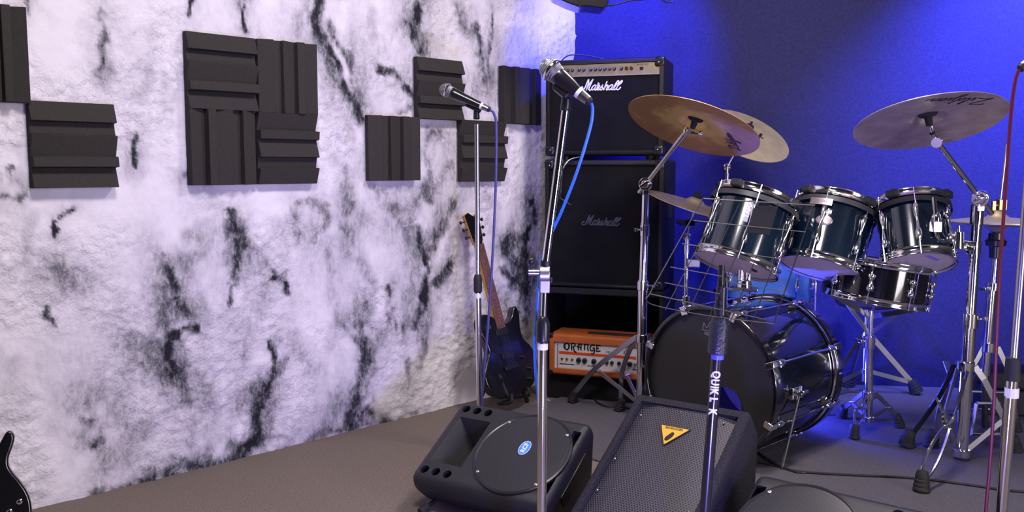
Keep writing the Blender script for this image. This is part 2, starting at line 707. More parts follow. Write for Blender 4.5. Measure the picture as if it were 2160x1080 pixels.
# brush strokes of black and grey paint on the plaster: (points in the photo, width px, darkness)
STROKES = [
    ([(520, -30), (515, 10), (513, 60)], 13, .95), ([(398, -20), (402, 10), (398, 32)], 10, .95), ([(450, 330), (440, 350), (385, 380)], 14, .6),
    ([(690, -30), (672, 20), (664, 60), (690, 92), (708, 120), (722, 165), (745, 210), (760, 250)], 17, .85),
    ([(700, 60), (735, 110), (745, 150)], 14, .6), ([(668, 70), (700, 150), (730, 190)], 30, .45),
    ([(880, 10), (868, 50), (880, 80), (888, 112)], 17, 1.0), ([(858, 40), (868, 80)], 10, .6), ([(790, 135), (825, 155), (850, 180), (875, 205)], 12, .75),
    ([(845, 235), (880, 222)], 10, .6), ([(215, 30), (222, 80), (216, 112), (205, 160)], 14, .6), ([(285, 285), (283, 310), (290, 350)], 17, .8), ([(60, 0), (55, 35)], 10, .5),
    ([(155, 452), (130, 462), (122, 480), (121, 498)], 9, 1.0), ([(24, 355), (24, 385)], 8, .7), ([(0, 420), (20, 428), (38, 415)], 26, .6), ([(2, 370), (0, 390)], 8, .6), ([(48, 400), (40, 420)], 10, .4),
    ([(484, 445), (490, 480), (500, 520), (498, 560), (486, 610), (478, 650)], 17, .72), ([(505, 505), (510, 530)], 16, .7),
    ([(575, 585), (597, 590), (604, 620)], 14, .85), ([(560, 560), (580, 590)], 14, .5),
    ([(352, 575), (362, 600), (372, 625), (385, 650)], 22, .75), ([(410, 688), (380, 690), (357, 712), (345, 745), (356, 775)], 17, .95), ([(330, 620), (335, 680), (350, 705)], 42, .5), ([(350, 770), (372, 800), (385, 850)], 26, .45),
    ([(582, 715), (580, 760), (572, 800), (562, 835)], 13, .8), ([(600, 760), (575, 800), (550, 840)], 22, .4), ([(195, 882), (205, 905), (212, 940)], 30, .85), ([(165, 915), (175, 950)], 22, .35),
    ([(545, 850), (540, 885), (545, 918), (520, 945), (505, 965)], 24, .8), ([(530, 940), (490, 970)], 30, .8), ([(770, 690), (778, 740), (770, 800), (752, 850), (740, 895)], 26, .65), ([(745, 880), (790, 865), (810, 880)], 26, .6),
    ([(735, 690), (760, 720), (780, 760)], 12, .5), ([(880, 500), (895, 530), (905, 570), (900, 625)], 16, .85), ([(948, 550), (925, 590), (903, 625), (880, 690)], 13, .8), ([(955, 425), (935, 470), (915, 520)], 16, .6),
    ([(815, 610), (822, 640), (812, 690)], 11, .65), ([(830, 660), (835, 700)], 11, .5), ([(858, 690), (852, 740), (862, 800)], 12, .45), ([(900, 690), (880, 770)], 14, .45), ([(760, 600), (770, 650)], 12, .4),
    ([(1070, 510), (1082, 545), (1090, 570)], 22, .75), ([(1118, 425), (1120, 460), (1112, 500), (1108, 540)], 14, .9), ([(1095, 560), (1082, 590), (1100, 605)], 26, .85), ([(1060, 572), (1090, 585)], 12, .7), ([(1110, 570), (1100, 640), (1108, 700)], 26, .55),
    ([(1000, 50), (1015, 110), (1028, 190)], 13, .6), ([(1040, 20), (1032, 90), (1034, 150)], 9, .55), ([(960, 10), (985, 60)], 22, .4), ([(94, 635), (95, 665), (100, 690)], 9, .7), ([(20, 380), (50, 400)], 20, .3),
    ([(620, 430), (660, 425), (688, 455), (675, 490), (640, 505), (612, 480), (620, 430)], 22, .42), ([(650, 455), (655, 480)], 50, .28), ([(945, 285), (920, 282), (905, 290), (900, 320), (905, 420)], 16, .5),
    ([(790, 395), (815, 425), (850, 440), (885, 425), (930, 380), (950, 350)], 26, .42), ([(830, 440), (840, 480), (870, 520)], 30, .3), ([(735, 355), (745, 440)], 20, .35), ([(740, 480), (765, 560), (790, 600)], 20, .3),
    ([(130, 1062), (260, 1022), (420, 985), (520, 960)], 30, .55), ([(300, 1000), (400, 975)], 30, .4), ([(600, 940), (760, 900), (900, 865)], 16, .45),
    ([(300, 60), (310, 130), (290, 200)], 40, .22), ([(230, 150), (215, 190)], 40, .25), ([(345, 170), (360, 230)], 30, .25), ([(95, 540), (140, 570), (180, 600)], 50, .32), ([(110, 560), (130, 600)], 40, .3), ([(420, 500), (470, 540)], 40, .3),
    ([(690, 540), (700, 620), (715, 680)], 40, .25), ([(430, 480), (400, 540), (350, 560)], 40, .28), ([(160, 830), (230, 850), (300, 900)], 60, .3), ([(420, 800), (440, 870), (400, 930)], 50, .32), ([(640, 760), (690, 840)], 50, .25), ([(560, 620), (530, 700), (520, 760)], 40, .3),
    ([(20, 760), (30, 840)], 50, .22), ([(860, 560), (860, 640)], 40, .25), ([(1000, 380), (1040, 430)], 30, .3), ([(500, 60), (540, 110)], 40, .2), ([(780, 30), (800, 100)], 40, .25), ([(600, 20), (620, 50)], 30, .25), ([(980, 180), (1000, 200)], 30, .3), ([(270, 700), (300, 760), (330, 780)], 50, .3), ([(60, 470), (40, 560)], 40, .22),
]


def seg_dist(px, py, ax, ay, bx, by):
    dx, dy = bx - ax, by - ay
    L2 = dx * dx + dy * dy + 1e-9
    t = np.clip(((px - ax) * dx + (py - ay) * dy) / L2, 0, 1)
    return np.hypot(px - ax - t * dx, py - ay - t * dy)


def build_left_wall():
    s0, s1, z0, z1, st = -0.02, 5.2, 0.0, ROOM_H, 0.0085
    ns, nz = int((s1 - s0) / st), int((z1 - z0) / st)
    S, Z = np.meshgrid(np.linspace(s0, s1, ns), np.linspace(z0, z1, nz))
    wob_s = S + 0.075 * (fbm(S * 9, Z * 7, 3) - .5) + 0.024 * (fbm(S * 40, Z * 40, 5) - .5)
    wob_z = Z + 0.075 * (fbm(S * 9, Z * 7, 11) - .5) + 0.024 * (fbm(S * 40, Z * 40, 13) - .5)
    paint = np.zeros_like(S)
    for pts, w, dark in STROKES:
        q = [on_wall(x, y) for x, y in pts]
        q = [(p.x, p.y) for p in cr([V((a, b, 0)) for a, b in q], 4)]
        mx, my = pts[len(pts) // 2]
        scale = abs(on_wall(mx + 10, my)[0] - on_wall(mx, my)[0]) / 10 * .75
        ww = w * scale
        m = 3.0 * ww + .06
        xs, ys = [a for a, b in q], [b for a, b in q]
        i0, i1 = np.searchsorted(S[0], [min(xs) - m, max(xs) + m])
        j0, j1 = np.searchsorted(Z[:, 0], [min(ys) - m, max(ys) + m])
        if i1 <= i0 or j1 <= j0:
            continue
        sl = (slice(j0, j1), slice(i0, i1))
        d = np.full(S[sl].shape, 9.0)
        for (ax, ay), (bx, by) in zip(q, q[1:]):
            d = np.minimum(d, seg_dist(wob_s[sl], wob_z[sl], ax, ay, bx, by))
        brk = fbm(S[sl] * 26, Z[sl] * 17, 81 + len(pts), 4)
        wid = ww * (.35 + .9 * fbm(S[sl] * 14, Z[sl] * 9, 91, 3))
        core = np.exp(-(d / wid) ** 2) * dark * np.clip(.45 + 1.35 * (brk - .28) * 1.6, 0, 1.1)
        halo = np.exp(-(d / (ww * 2.7)) ** 2) * dark * .8 * np.clip(.10 + 1.2 * (fbm(S[sl] * 12, Z[sl] * 8, 95, 4) - .3), 0, .7)
        paint[sl] = 1 - (1 - paint[sl]) * (1 - np.clip(np.maximum(core, halo), 0, 1))
    # faint grey clouds everywhere, running mostly downwards
    cloud = np.clip((fbm(S * 5 + 2 * fbm(S * 3, Z * 3, 31), Z * 2.4, 21, 5) - .52) * 2.6, 0, 1)
    paint = 1 - (1 - paint) * (1 - .24 * cloud)
    # trowelled plaster relief
    coarse = fbm(S * 6, Z * 6, 41, 3) - .5
    mid = fbm(S * 22, Z * 26, 43, 3)
    patch = np.clip((fbm(S * 4, Z * 4, 47, 3) - .42) * 5, 0, 1)
    lumps = np.clip((fbm(S * 38, Z * 48, 53, 3) - .46) * 3.2, 0, 1)
    D = 0.012 * coarse + 0.004 * (mid - .5) + 0.0080 * lumps * patch + .0016 * (fbm(S * 90, Z * 90, 61, 2) - .5)
    D = np.clip(D, -.009, .012)
    base = np.array(CORNER)
    P3 = base + S[..., None] * np.array(WD) + D[..., None] * np.array(WN)
    P3[..., 2] = Z
    verts = P3.reshape(-1, 3)
    idx = np.arange(ns * nz).reshape(nz, ns)
    a, b, c, d = idx[:-1, :-1].ravel(), idx[:-1, 1:].ravel(), idx[1:, 1:].ravel(), idx[1:, :-1].ravel()
    quads = np.stack([a, b, c, d], 1)
    # thickness: outer sheet
    me = bpy.data.meshes.new('wall_left')
    me.vertices.add(len(verts))
    me.vertices.foreach_set('co', verts.astype(np.float32).ravel())
    me.loops.add(quads.size)
    me.loops.foreach_set('vertex_index', quads.astype(np.int32).ravel())
    me.polygons.add(len(quads))
    me.polygons.foreach_set('loop_start', np.arange(0, quads.size, 4, dtype=np.int32))
    me.update(calc_edges=True)
    at = me.attributes.new('paint', 'FLOAT', 'POINT')
    at.data.foreach_set('value', paint.astype(np.float32).ravel())
    at = me.attributes.new('rough_patch', 'FLOAT', 'POINT')
    at.data.foreach_set('value', (patch).astype(np.float32).ravel())
    for p in me.polygons:
        p.use_smooth = True
    o = bpy.data.objects.new('wall_left', me)
    COL.objects.link(o)
    o['kind'] = 'structure'
    m = bpy.data.materials.new('painted_plaster')
    m.use_nodes = True
    nt = m.node_tree
    N, Lk = nt.nodes, nt.links
    bs = N['Principled BSDF']
    bs.inputs['Roughness'].default_value = 0.75
    bs.inputs['Specular IOR Level'].default_value = 0.25
    tc = N.new('ShaderNodeTexCoord')
    A = N.new('ShaderNodeAttribute')
    A.attribute_name = 'paint'
    n1 = N.new('ShaderNodeTexNoise')
    n1.inputs['Scale'].default_value = 62
    n1.inputs['Detail'].default_value = 9
    n1.inputs['Roughness'].default_value = .72
    n1.inputs['Distortion'].default_value = .6
    strk = N.new('ShaderNodeVectorMath')
    strk.operation = 'MULTIPLY'
    strk.inputs[1].default_value = (1.0, 1.0, 0.55)
    Lk.new(tc.outputs['Object'], strk.inputs[0])
    Lk.new(strk.outputs[0], n1.inputs['Vector'])
    sub = N.new('ShaderNodeMath')
    sub.operation = 'MULTIPLY_ADD'
    sub.inputs[1].default_value = 1.9
    sub.inputs[2].default_value = -0.97
    Lk.new(n1.outputs['Fac'], sub.inputs[0])
    # speckle strength grows with the paint
    k = N.new('ShaderNodeMath')
    k.operation = 'MULTIPLY_ADD'
    k.inputs[1].default_value = 1.0
    k.inputs[2].default_value = 0.06
    Lk.new(A.outputs['Fac'], k.inputs[0])
    pr = N.new('ShaderNodeMath')
    pr.operation = 'MULTIPLY'
    Lk.new(sub.outputs[0], pr.inputs[0])
    Lk.new(k.outputs[0], pr.inputs[1])
    ad = N.new('ShaderNodeMath')
    ad.operation = 'ADD'
    ad.use_clamp = True
    Lk.new(A.outputs['Fac'], ad.inputs[0])
    Lk.new(pr.outputs[0], ad.inputs[1])
    rp = N.new('ShaderNodeValToRGB')
    e = rp.color_ramp.elements
    e[0].position, e[0].color = 0.02, (0.78, 0.745, 0.80, 1)
    e[1].position, e[1].color = 0.92, (0.012, 0.013, 0.018, 1)
    x = e.new(0.25)
    x.color = (0.56, 0.53, 0.59, 1)
    x = e.new(0.5)
    x.color = (0.24, 0.235, 0.26, 1)
    x = e.new(0.72)
    x.color = (0.06, 0.06, 0.072, 1)
    Lk.new(ad.outputs[0], rp.inputs['Fac'])
    Lk.new(rp.outputs['Color'], bs.inputs['Base Color'])
    n2 = N.new('ShaderNodeTexNoise')
    n2.inputs['Scale'].default_value = 48
    n2.inputs['Detail'].default_value = 6
    n2.inputs['Roughness'].default_value = .62
    Lk.new(tc.outputs['Object'], n2.inputs['Vector'])
    B = N.new('ShaderNodeAttribute')
    B.attribute_name = 'rough_patch'
    bst = N.new('ShaderNodeMath')
    bst.operation = 'MULTIPLY_ADD'
    bst.inputs[1].default_value = 0.65
    bst.inputs[2].default_value = 0.22
    Lk.new(B.outputs['Fac'], bst.inputs[0])
    bp = N.new('ShaderNodeBump')
    bp.inputs['Distance'].default_value = 0.0034
    Lk.new(bst.outputs[0], bp.inputs['Strength'])
    kr = N.new('ShaderNodeValToRGB')
    kr.color_ramp.elements[0].position = .42
    kr.color_ramp.elements[1].position = .66
    Lk.new(n2.outputs['Fac'], kr.inputs['Fac'])
    Lk.new(kr.outputs['Color'], bp.inputs['Height'])
    Lk.new(bp.outputs['Normal'], bs.inputs['Normal'])
    me.materials.append(m)
    return o


build_left_wall()


def build_back_wall():
    L, st = 4.6, 0.05
    ns, nz = int(L / st), int(ROOM_H / st)
    S, Z = np.meshgrid(np.linspace(-0.25, L, ns), np.linspace(0, ROOM_H, nz))
    D = 0.010 * (fbm(S * 2.5, Z * 2.5, 71, 3) - .5)
    # a few shallow dents near the corner
    for cx, cz, r, h in ((0.30, 1.78, .07, -.012), (0.10, 1.63, .09, .014), (0.02, 1.72, .05, -.014), (0.55, 1.66, .05, -.010), (0.45, 1.80, .05, .012), (0.68, 1.6, .05, .01)):
        D += h * np.exp(-((S - cx) ** 2 + (Z - cz) ** 2) / (r * r))
    mb = MB()
    vs = [back_pt(S[j, i], Z[j, i], D[j, i]) for j in range(nz) for i in range(ns)]
    fs = [(j * ns + i, j * ns + i + 1, (j + 1) * ns + i + 1, (j + 1) * ns + i) for j in range(nz - 1) for i in range(ns - 1)]
    mb.add(vs, fs)
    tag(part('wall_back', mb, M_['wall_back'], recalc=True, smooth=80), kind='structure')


build_back_wall()

mb = MB()
mb.box((0.6, 1.6, -0.03), (4.2, 4.6, 0.03))
tag(part('floor', mb, M_['floor']), kind='structure')

# plain walls out of view that close the room
mb = MB(); mb.box((4.6, 1.2, ROOM_H / 2), (.05, 4.2, ROOM_H / 2)); tag(part('wall_right', mb, mat('plain_plaster', (.07, .07, .07), .9)), kind='structure')
mb = MB(); mb.box((0.6, -2.95, ROOM_H / 2), (4.0, .05, ROOM_H / 2)); tag(part('wall_front', mb, mat('plain_plaster_front', (.05, .05, .05), .9)), kind='structure')

# grey stage carpet: left edge runs parallel to the left wall, front edge square to it
cA = V((-0.19, 3.81))
poly = []
c0 = cA
dl, df = V((.7071, .7071)), V((.7071, -.7071))
pts = [c0, c0 + df * 3.4, c0 + df * 3.4 + dl * 1.5, V((3.9, 4.19)), V((0.56, 4.64)), c0 + dl * 1.06]
mb = MB()
mb.prism([(p.x, p.y) for p in pts], 0.0, 0.008)
tag(part('stage_carpet', mb, M_['rug'], origin=(-0.19, 3.81, 0)), 'grey carpet laid under the drum kit and floor cables', 'carpet')
RUG = 0.008

# ================================================================== ACOUSTIC FOAM TILES
PROF = [(0.0, .022), (.225, .044), (.235, .018), (.375, .026), (.385, .046), (.625, .024), (.635, .046), (.755, .050), (.765, .018), (1.0, .040)]


def foam_tile(box, vertical, flip, label, group='dark acoustic foam tiles on the marbled wall'):
    x0, y0, x1, y1 = box
    ym, xm = (y0 + y1) / 2, (x0 + x1) / 2
    sl, sr = on_wall(x0, ym, .02)[0], on_wall(x1, ym, .035)[0]
    zt, zb = on_wall(xm, y0, .03)[1], on_wall(xm, y1, .03)[1]
    prof = [(1 - a, d) for a, d in reversed(PROF)] if flip else PROF
    # local frame: x right along the wall (toward the corner), y up, z out of the wall
    W, Hh = sl - sr, zt - zb
    o = wall_pt(sl, zb, 0.008)
    M = frame(o, WN, -WD)
    mb = MB()
    if vertical:
        ring = [(a * W, d) for a, d in prof]
        poly = ring + [(W, 0), (0, 0)]
        vs = [M @ V((x, 0, d)) for x, d in poly] + [M @ V((x, Hh, d)) for x, d in poly]
    else:
        ring = [((1 - a) * Hh, d) for a, d in prof]
        poly = ring + [(0, 0), (Hh, 0)]
        vs = [M @ V((0, y, d)) for y, d in poly] + [M @ V((W, y, d)) for y, d in poly]
    n = len(poly)
    mb.add(vs, [tuple(range(n)), tuple(range(n, 2 * n))] + [(k, (k + 1) % n, n + (k + 1) % n, n + k) for k in range(n)])
    return tag(part('foam_tile', mb, M_['foam'], origin=o, bevel=.0015, seg=1, smooth=25), label, 'foam tile', group)


foam_tile((-100, 8, 57, 214), True, False, 'dark foam tile cut off by the left edge of the photo')
foam_tile((61, 216, 245, 396), False, False, 'single foam tile with horizontal ridges below the cut-off tile')
foam_tile((391, 73, 541, 232), False, False, 'upper left foam tile of the block of four')
foam_tile((542, 88, 666, 240), True, False, 'upper right foam tile of the block of four')
foam_tile((396, 232, 541, 390), True, True, 'lower left foam tile of the block of four')
foam_tile((541, 240, 669, 388), False, True, 'lower right foam tile of the block of four')
foam_tile((774, 245, 883, 381), True, False, 'foam tile with vertical ridges, lowest left of the group near the corner')
foam_tile((876, 124, 977, 252), False, False, 'foam tile with horizontal ridges behind the smaller microphone')
foam_tile((968, 255, 1066, 383), False, True, 'foam tile with horizontal ridges behind the thin microphone pole')
foam_tile((1055, 143, 1143, 262), True, True, 'foam tile with vertical ridges beside the amplifier corner')
# ================================================================== PEN LETTERING
def pen(strokes, M, w, z0=0.0, z1=0.0012, n=5):
    mb = MB()
    for st in strokes:
        pts = cr([V((a, b, 0)) for a, b in st], n)
        mb.ribbon([(p.x, p.y) for p in pts], w, z0, z1, M)
    return mb


MARSHALL = [
    [(330, 515), (300, 490), (245, 515), (215, 570), (260, 622), (345, 600), (420, 490), (490, 320), (550, 195)],
    [(550, 195), (545, 330), (500, 480), (455, 618)], [(455, 618), (540, 440), (640, 300), (725, 190)],
    [(725, 190), (650, 350), (590, 480), (560, 560), (590, 615), (650, 590)],
    [(850, 425), (770, 425), (690, 500), (670, 575), (710, 600), (780, 540), (850, 425)], [(850, 425), (800, 540), (800, 600), (850, 590), (890, 520)],
    [(890, 520), (915, 400), (930, 335), (950, 380), (930, 430), (985, 440), (930, 530), (900, 600), (960, 590)],
    [(960, 590), (1040, 490), (1110, 400)], [(1110, 400), (1080, 470), (1085, 560), (1040, 600), (985, 585)], [(1085, 575), (1130, 520)],
    [(1130, 610), (1200, 440), (1270, 270)], [(1170, 520), (1250, 430), (1305, 430), (1270, 520), (1240, 590), (1290, 590), (1340, 540)],
    [(1500, 415), (1420, 415), (1340, 490), (1320, 565), (1370, 590), (1440, 520), (1500, 415)], [(1500, 415), (1450, 530), (1450, 590), (1500, 580), (1540, 530)],
    [(1520, 560), (1600, 420), (1700, 330), (1710, 260), (1660, 280), (1580, 400), (1520, 530), (1540, 590), (1600, 575)],
    [(1600, 570), (1700, 430), (1820, 330), (1850, 255), (1790, 280), (1700, 400), (1640, 520), (1650, 585), (1720, 575), (1795, 480)],
]


def marshall(M, width, w, h=0.0015):
    k = width / 1640.0
    st = [[((x - 1030) * k, -(y + .03 * (x - 200) - 430) * k) for x, y in s] for s in MARSHALL]
    return pen(st, M, w, 0.0, h)


ORANGE_L = [
    [(255, 185), (300, 205), (305, 265), (270, 310), (235, 305), (200, 265), (205, 205), (255, 185)], [(225, 195), (212, 245), (228, 300)], [(285, 195), (300, 245), (282, 300)],
    [(355, 185), (355, 328)], [(345, 188), (415, 195), (428, 235), (375, 258)], [(380, 258), (405, 300), (410, 345), (455, 365)], [(440, 360), (455, 380)],
    [(462, 240), (490, 255), (520, 200), (565, 205)], [(555, 200), (552, 330)], [(490, 265), (552, 268)], [(518, 205), (500, 260), (498, 325)],
    [(615, 200), (628, 215), (626, 325)], [(626, 225), (670, 200), (697, 230), (690, 300), (712, 338)],
    [(835, 245), (800, 222), (755, 245), (742, 300), (770, 340), (820, 325)], [(790, 290), (830, 290), (828, 370), (790, 405), (765, 385)],
    [(878, 228), (876, 352)], [(868, 230), (940, 236), (942, 250)], [(876, 288), (922, 290)], [(868, 350), (940, 345), (942, 330)],
]
Z_ = [
    [(0.05, .85), (.2, 1.0), (.75, 1.0), (.4, .5), (0, 0), (.3, .1), (.8, .02)], [(.95, .5), (.9, .2), (.95, .0), (1.05, .15)], [(1.0, .68), (1.02, .72)],
    [(1.12, .2), (1.4, .9), (1.36, 1.0), (1.22, .5), (1.2, .05), (1.32, .15)], [(1.72, .4), (1.55, .48), (1.42, .25), (1.5, .02), (1.68, .2), (1.95, 1.0)], [(1.74, .4), (1.7, .1), (1.82, .1)],
    [(2.02, .5), (1.98, 0), (1.85, -.45), (1.65, -.5), (1.75, -.25), (2.1, .1)], [(2.08, .68), (2.1, .72)], [(2.25, .5), (2.2, .15), (2.28, 0), (2.38, .15)], [(2.3, .68), (2.32, .72)],
    [(2.75, .42), (2.58, .48), (2.45, .25), (2.52, .02), (2.68, .18), (2.78, .48)], [(2.77, .42), (2.74, .1), (2.86, .08)], [(2.95, .48), (2.92, 0)], [(2.93, .25), (3.12, .48), (3.2, .35), (3.15, .05), (3.35, .15), (3.6, .3)],
]


def zildjian(M, width, w):
    k = width / 3.5
    st = [[((x - 1.75) * k, (y - .3) * k) for x, y in s] for s in Z_]
    return pen(st, M, w, -.0006, .0006, 4)


# ================================================================== AMPLIFIERS IN THE CORNER
A_ROT = math.radians(18.7)
AR, AB = V((math.cos(A_ROT), -math.sin(A_ROT), 0)), V((math.sin(A_ROT), math.cos(A_ROT), 0))
AFL = V((0.152, 4.265, 0))                         # front left floor point of the stack


def amp_M(z, x=0.0, front=0.0):
    """frame: x right along the front, y up, z out of the front"""
    m = Matrix((AR, V((0, 0, 1)), -AB)).transposed().to_4x4()
    m.translation = AFL + AR * x - AB * front + V((0, 0, z))
    return m


def cabinet(name, label, cat, z, w, h, d, x=0.0, corner=True, frame_w=.022, recess=.012):
    M = amp_M(z, x)
    t = thing(name, label, cat, M.translation + AR * w / 2 + AB * d / 2)
    mb = MB()
    mb.box((w / 2, h / 2, -d / 2), (w / 2, h / 2, d / 2), M)
    body = part('body', mb, M_['tolex'], t, bevel=.014, seg=3)
    cut = MB()
    cut.box((w / 2, h / 2, 0), (w / 2 - frame_w, h / 2 - frame_w, recess), M)
    carve(body, [cut])
    if corner:
        for cx in (0, w):
            for cy in (0, h):
                c = MB()
                sx, sy = (1 if cx == 0 else -1), (1 if cy == 0 else -1)
                c.box((cx + sx * .022, cy + sy * .022, -.022), (.024, .024, .025), M)
                p = part('corner_protector', c, M_['smooth_plastic'], t, bevel=.012, seg=3)
                s = MB()
                s.ball((0, 0, 0), .0032, 8, (1, 1, .5), M @ Matrix.Translation((cx + sx * .026, cy + sy * .026, .004)))
                part('screw', s, M_['chrome'], p)
    return t, M


# open black stand that carries the stack
t = thing('amp_bench', 'low open black bench carrying the speaker stack with the orange head inside', 'stand', AFL + AR * .29 + AB * .17)
w, d = .575, .36
M = amp_M(0, -.004)
mb = MB(); mb.box((w / 2, .065, -d / 2), (w / 2, .065, d / 2), M); part('plinth', mb, M_['tolex'], t, bevel=.006)
mb = MB(); mb.box((w / 2, .523, -d / 2), (w / 2, .016, d / 2), M); part('top_board', mb, M_['tolex'], t, bevel=.005)
for xx in (.010, w - .010):
    mb = MB(); mb.box((xx, .3185, -d / 2), (.010, .1885, d / 2), M); part('side_board', mb, M_['tolex'], t, bevel=.003)
mb = MB(); mb.box((w / 2, .3185, -d + .006), (w / 2 - .02, .1885, .006), M); part('back_board', mb, M_['deep_black'], t)

# 4x12 style cabinet
CABZ, CABH = .541, .598
t, M = cabinet('speaker_cabinet', 'large square black speaker cabinet with dark script badge in the corner stack', 'speaker cabinet', CABZ, .566, CABH, .35)
mb = MB(); mb.box((.283, CABH / 2, -.010), (.261, CABH / 2 - .022, .002), M); gr = part('grille', mb, M_['grille_cloth'], t)
part('badge', marshall(M @ Matrix.Translation((.275, .318, -.008)), .185, .006, .003), mat('dark_chrome', (.34, .34, .38), .25, .9), t, 'dark chrome script badge')
mb = MB(); mb.box((.283, .012, .004), (.25, .004, .003), M); part('lower_rail', mb, M_['smooth_plastic'], t, bevel=.002)
mb = MB()
mb.prism([(-.05, -.03), (.05, -.03), (.05, .03), (-.05, .03)], -.002, .002, frame(amp_M(CABZ, .5675) @ V((0, CABH * .6, -.17)), AR, AB))
part('side_handle', mb, M_['deep_black'], t)

# combo amplifier on top
CZ, CH, CW = CABZ + CABH + .020, .440, .556
t, M = cabinet('combo_amplifier', 'black combo guitar amplifier with white script badge and brass control strip', 'amplifier', CZ, CW, CH, .27, x=.003)
mb = MB()
for fx in (.10, CW - .10):
    for fz in (-.05, -.22):
        pass
for fx in (.07, CW - .07):
    for fz in (-.05, -.22):
        f = MB(); f.cyl(M @ V((fx, -.020, fz)), M @ V((fx, .002, fz)), .016, .019, 14); part('foot', f, M_['rubber'], t)
mb = MB(); mb.box((CW / 2, (CH - .075) / 2 + .02, -.010), (CW / 2 - .022, (CH - .075) / 2 - .002, .002), M); part('grille', mb, M_['grille_cloth'], t)
mb = MB(); mb.box((CW / 2, CH - .049, -.009), (CW / 2 - .022, .025, .003), M); pan = part('control_panel', mb, M_['gold_panel'], t, 'brass coloured control strip')
mb = MB(); mb.box((CW / 2, CH - .0765, -.007), (CW / 2 - .022, .0022, .003), M); part('piping', mb, M_['silver_print'], t)
kx = [.052, .074, .096, .118, .150, .172, .205, .227, .249, .271, .293, .315, .348]
for x in kx:
    k = MB()
    Mk = M @ Matrix.Translation((x * CW / .556 + .012, CH - .047, -.006))
    k.lathe([(.0085, 0), (.0085, .002), (.0065, .004), (.006, .013), (.0045, .0145), (0, .0145)], 12, Mk)
    kb = part('knob', k, M_['smooth_plastic'], pan)
    k2 = MB(); k2.lathe([(.0045, .0145), (.0045, .0158), (0, .0158)], 10, Mk); part('knob_cap', k2, M_['chrome'], kb) if False else None
    kb.data.materials.append(M_['steel'])
    for pl in kb.data.polygons:
        if abs((kb.data.vertices[pl.vertices[0]].co - (Mk.translation - ORI[kb.name])).length) > .0125:
            pl.material_index = 1
for x in (.372, .394):
    k = MB(); k.lathe([(.009, 0), (.009, .004), (.005, .005), (.005, .0008), (0, .0008)], 12, M @ Matrix.Translation((x + .012, CH - .047, -.006))); part('jack_socket', k, mat('dark_brass', (.12, .06, .04), .4, .6), pan)
k = MB(); k.box((.452, CH - .050, -.005), (.008, .006, .003), M); part('power_switch', k, M_['smooth_plastic'], pan)
part('lettering', text_mesh('VALVESTATE', .0095, M @ Matrix.Translation((.455, CH - .034, -.0055)), .0003), M_['print_black'], pan)
part('badge', marshall(M @ Matrix.Translation((.265, .322, -.0075)), .198, .0052, .003), M_['print_white'], t, 'white script badge')
mb = MB(); mb.box((CW / 2, CH + .005, -.13), (.10, .006, .022), M); part('carry_handle', mb, M_['rubber'], t, bevel=.004)

# orange head inside the bench
rot = math.radians(21)
OR, OB = V((math.cos(rot), -math.sin(rot), 0)), V((math.sin(rot), math.cos(rot), 0))
o0 = P(1157, 791, 4.20)
o0.z = .131
OM = Matrix((OR, V((0, 0, 1)), -OB)).transposed().to_4x4()
OM.translation = o0
OW, OH, OD = .468, .193, .19
t = thing('amplifier_head', 'orange amplifier head with white control panel on the black bench', 'amplifier', o0 + OR * OW / 2 + OB * OD / 2)
mb = MB(); mb.box((OW / 2, OH / 2, -OD / 2), (OW / 2, OH / 2, OD / 2), OM)
body = part('body', mb, M_['orange'], t, bevel=.012, seg=3)
cut = MB(); cut.box((OW / 2, OH / 2 - .004, 0), (OW / 2 - .026, OH / 2 - .033, .016), OM);
carve(body, [cut])
for cx in (0, OW):
    for cy in (0, OH):
        sx, sy = (1 if cx == 0 else -1), (1 if cy == 0 else -1)
        c = MB(); c.box((cx + sx * .010, cy + sy * .010, -.012), (.0125, .0125, .0145), OM); part('corner_protector', c, M_['smooth_plastic'], t, bevel=.006)
mb = MB(); mb.box((OW / 2, OH / 2 - .004, -.014), (OW / 2 - .026, OH / 2 - .033, .002), OM); pan = part('face_panel', mb, M_['panel_white'], t, 'white control panel')
PX0, PX1, PY1, PY0 = .052, OW - .052, OH - .045, .038
mb = MB(); mb.box((OW / 2, OH / 2 - .004, -.0115), ((PX1 - PX0) / 2 + .006, OH / 2 - .036, .0008), OM); part('print_plate', mb, M_['panel_white'], pan)
for x in (PX0 - .010, PX1 + .010):
    mb = MB(); mb.box((x, OH / 2 - .004, -.011), (.0015, OH / 2 - .034, .002), OM); part('panel_edge', mb, M_['steel'], pan)
mb = MB(); mb.box((OW / 2, .104, -.0102), ((PX1 - PX0) / 2 + .003, .0065, .0006), OM); part('stripe', mb, M_['panel_red'], pan, 'red orange stripe')
k = .178 / 760
st = [[((x - 200) * k + PX0 + .022, -(y - .075 * (x - 200) - 260) * k * 1.0 + OH - .062) for x, y in s] for s in ORANGE_L]
part('brand_lettering', pen(st, OM @ Matrix.Translation((0, 0, -.0102)), .0062, 0, .001), M_['print_black'], pan, 'black brand lettering')
part('model_lettering', text_mesh('CRUSH', .0135, OM @ Matrix.Translation((PX0 + .245, OH - .072, -.0100)), .0004), M_['print_black'], pan)
crest = MB(); cM = OM @ Matrix.Translation((PX1 - .040, OH - .066, -.0100))
crest.torus(.010, .0018, cM @ Matrix.Diagonal((1, 1, .3, 1)), 20, 6); crest.box((0, .012, 0), (.007, .003, .0005), cM); crest.box((-.013, -.002, 0), (.003, .008, .0005), cM); crest.box((.013, -.002, 0), (.003, .008, .0005), cM)
part('crest', crest, mat('crest_red', (.42, .12, .12), .5), pan)
big, small = .0125, .0088
ks = [(.096, big), (.125, big), (.170, big), (.192 + .016, small), (.232, small), (.256, small), (.290, small), (.313, small), (.340, big)]
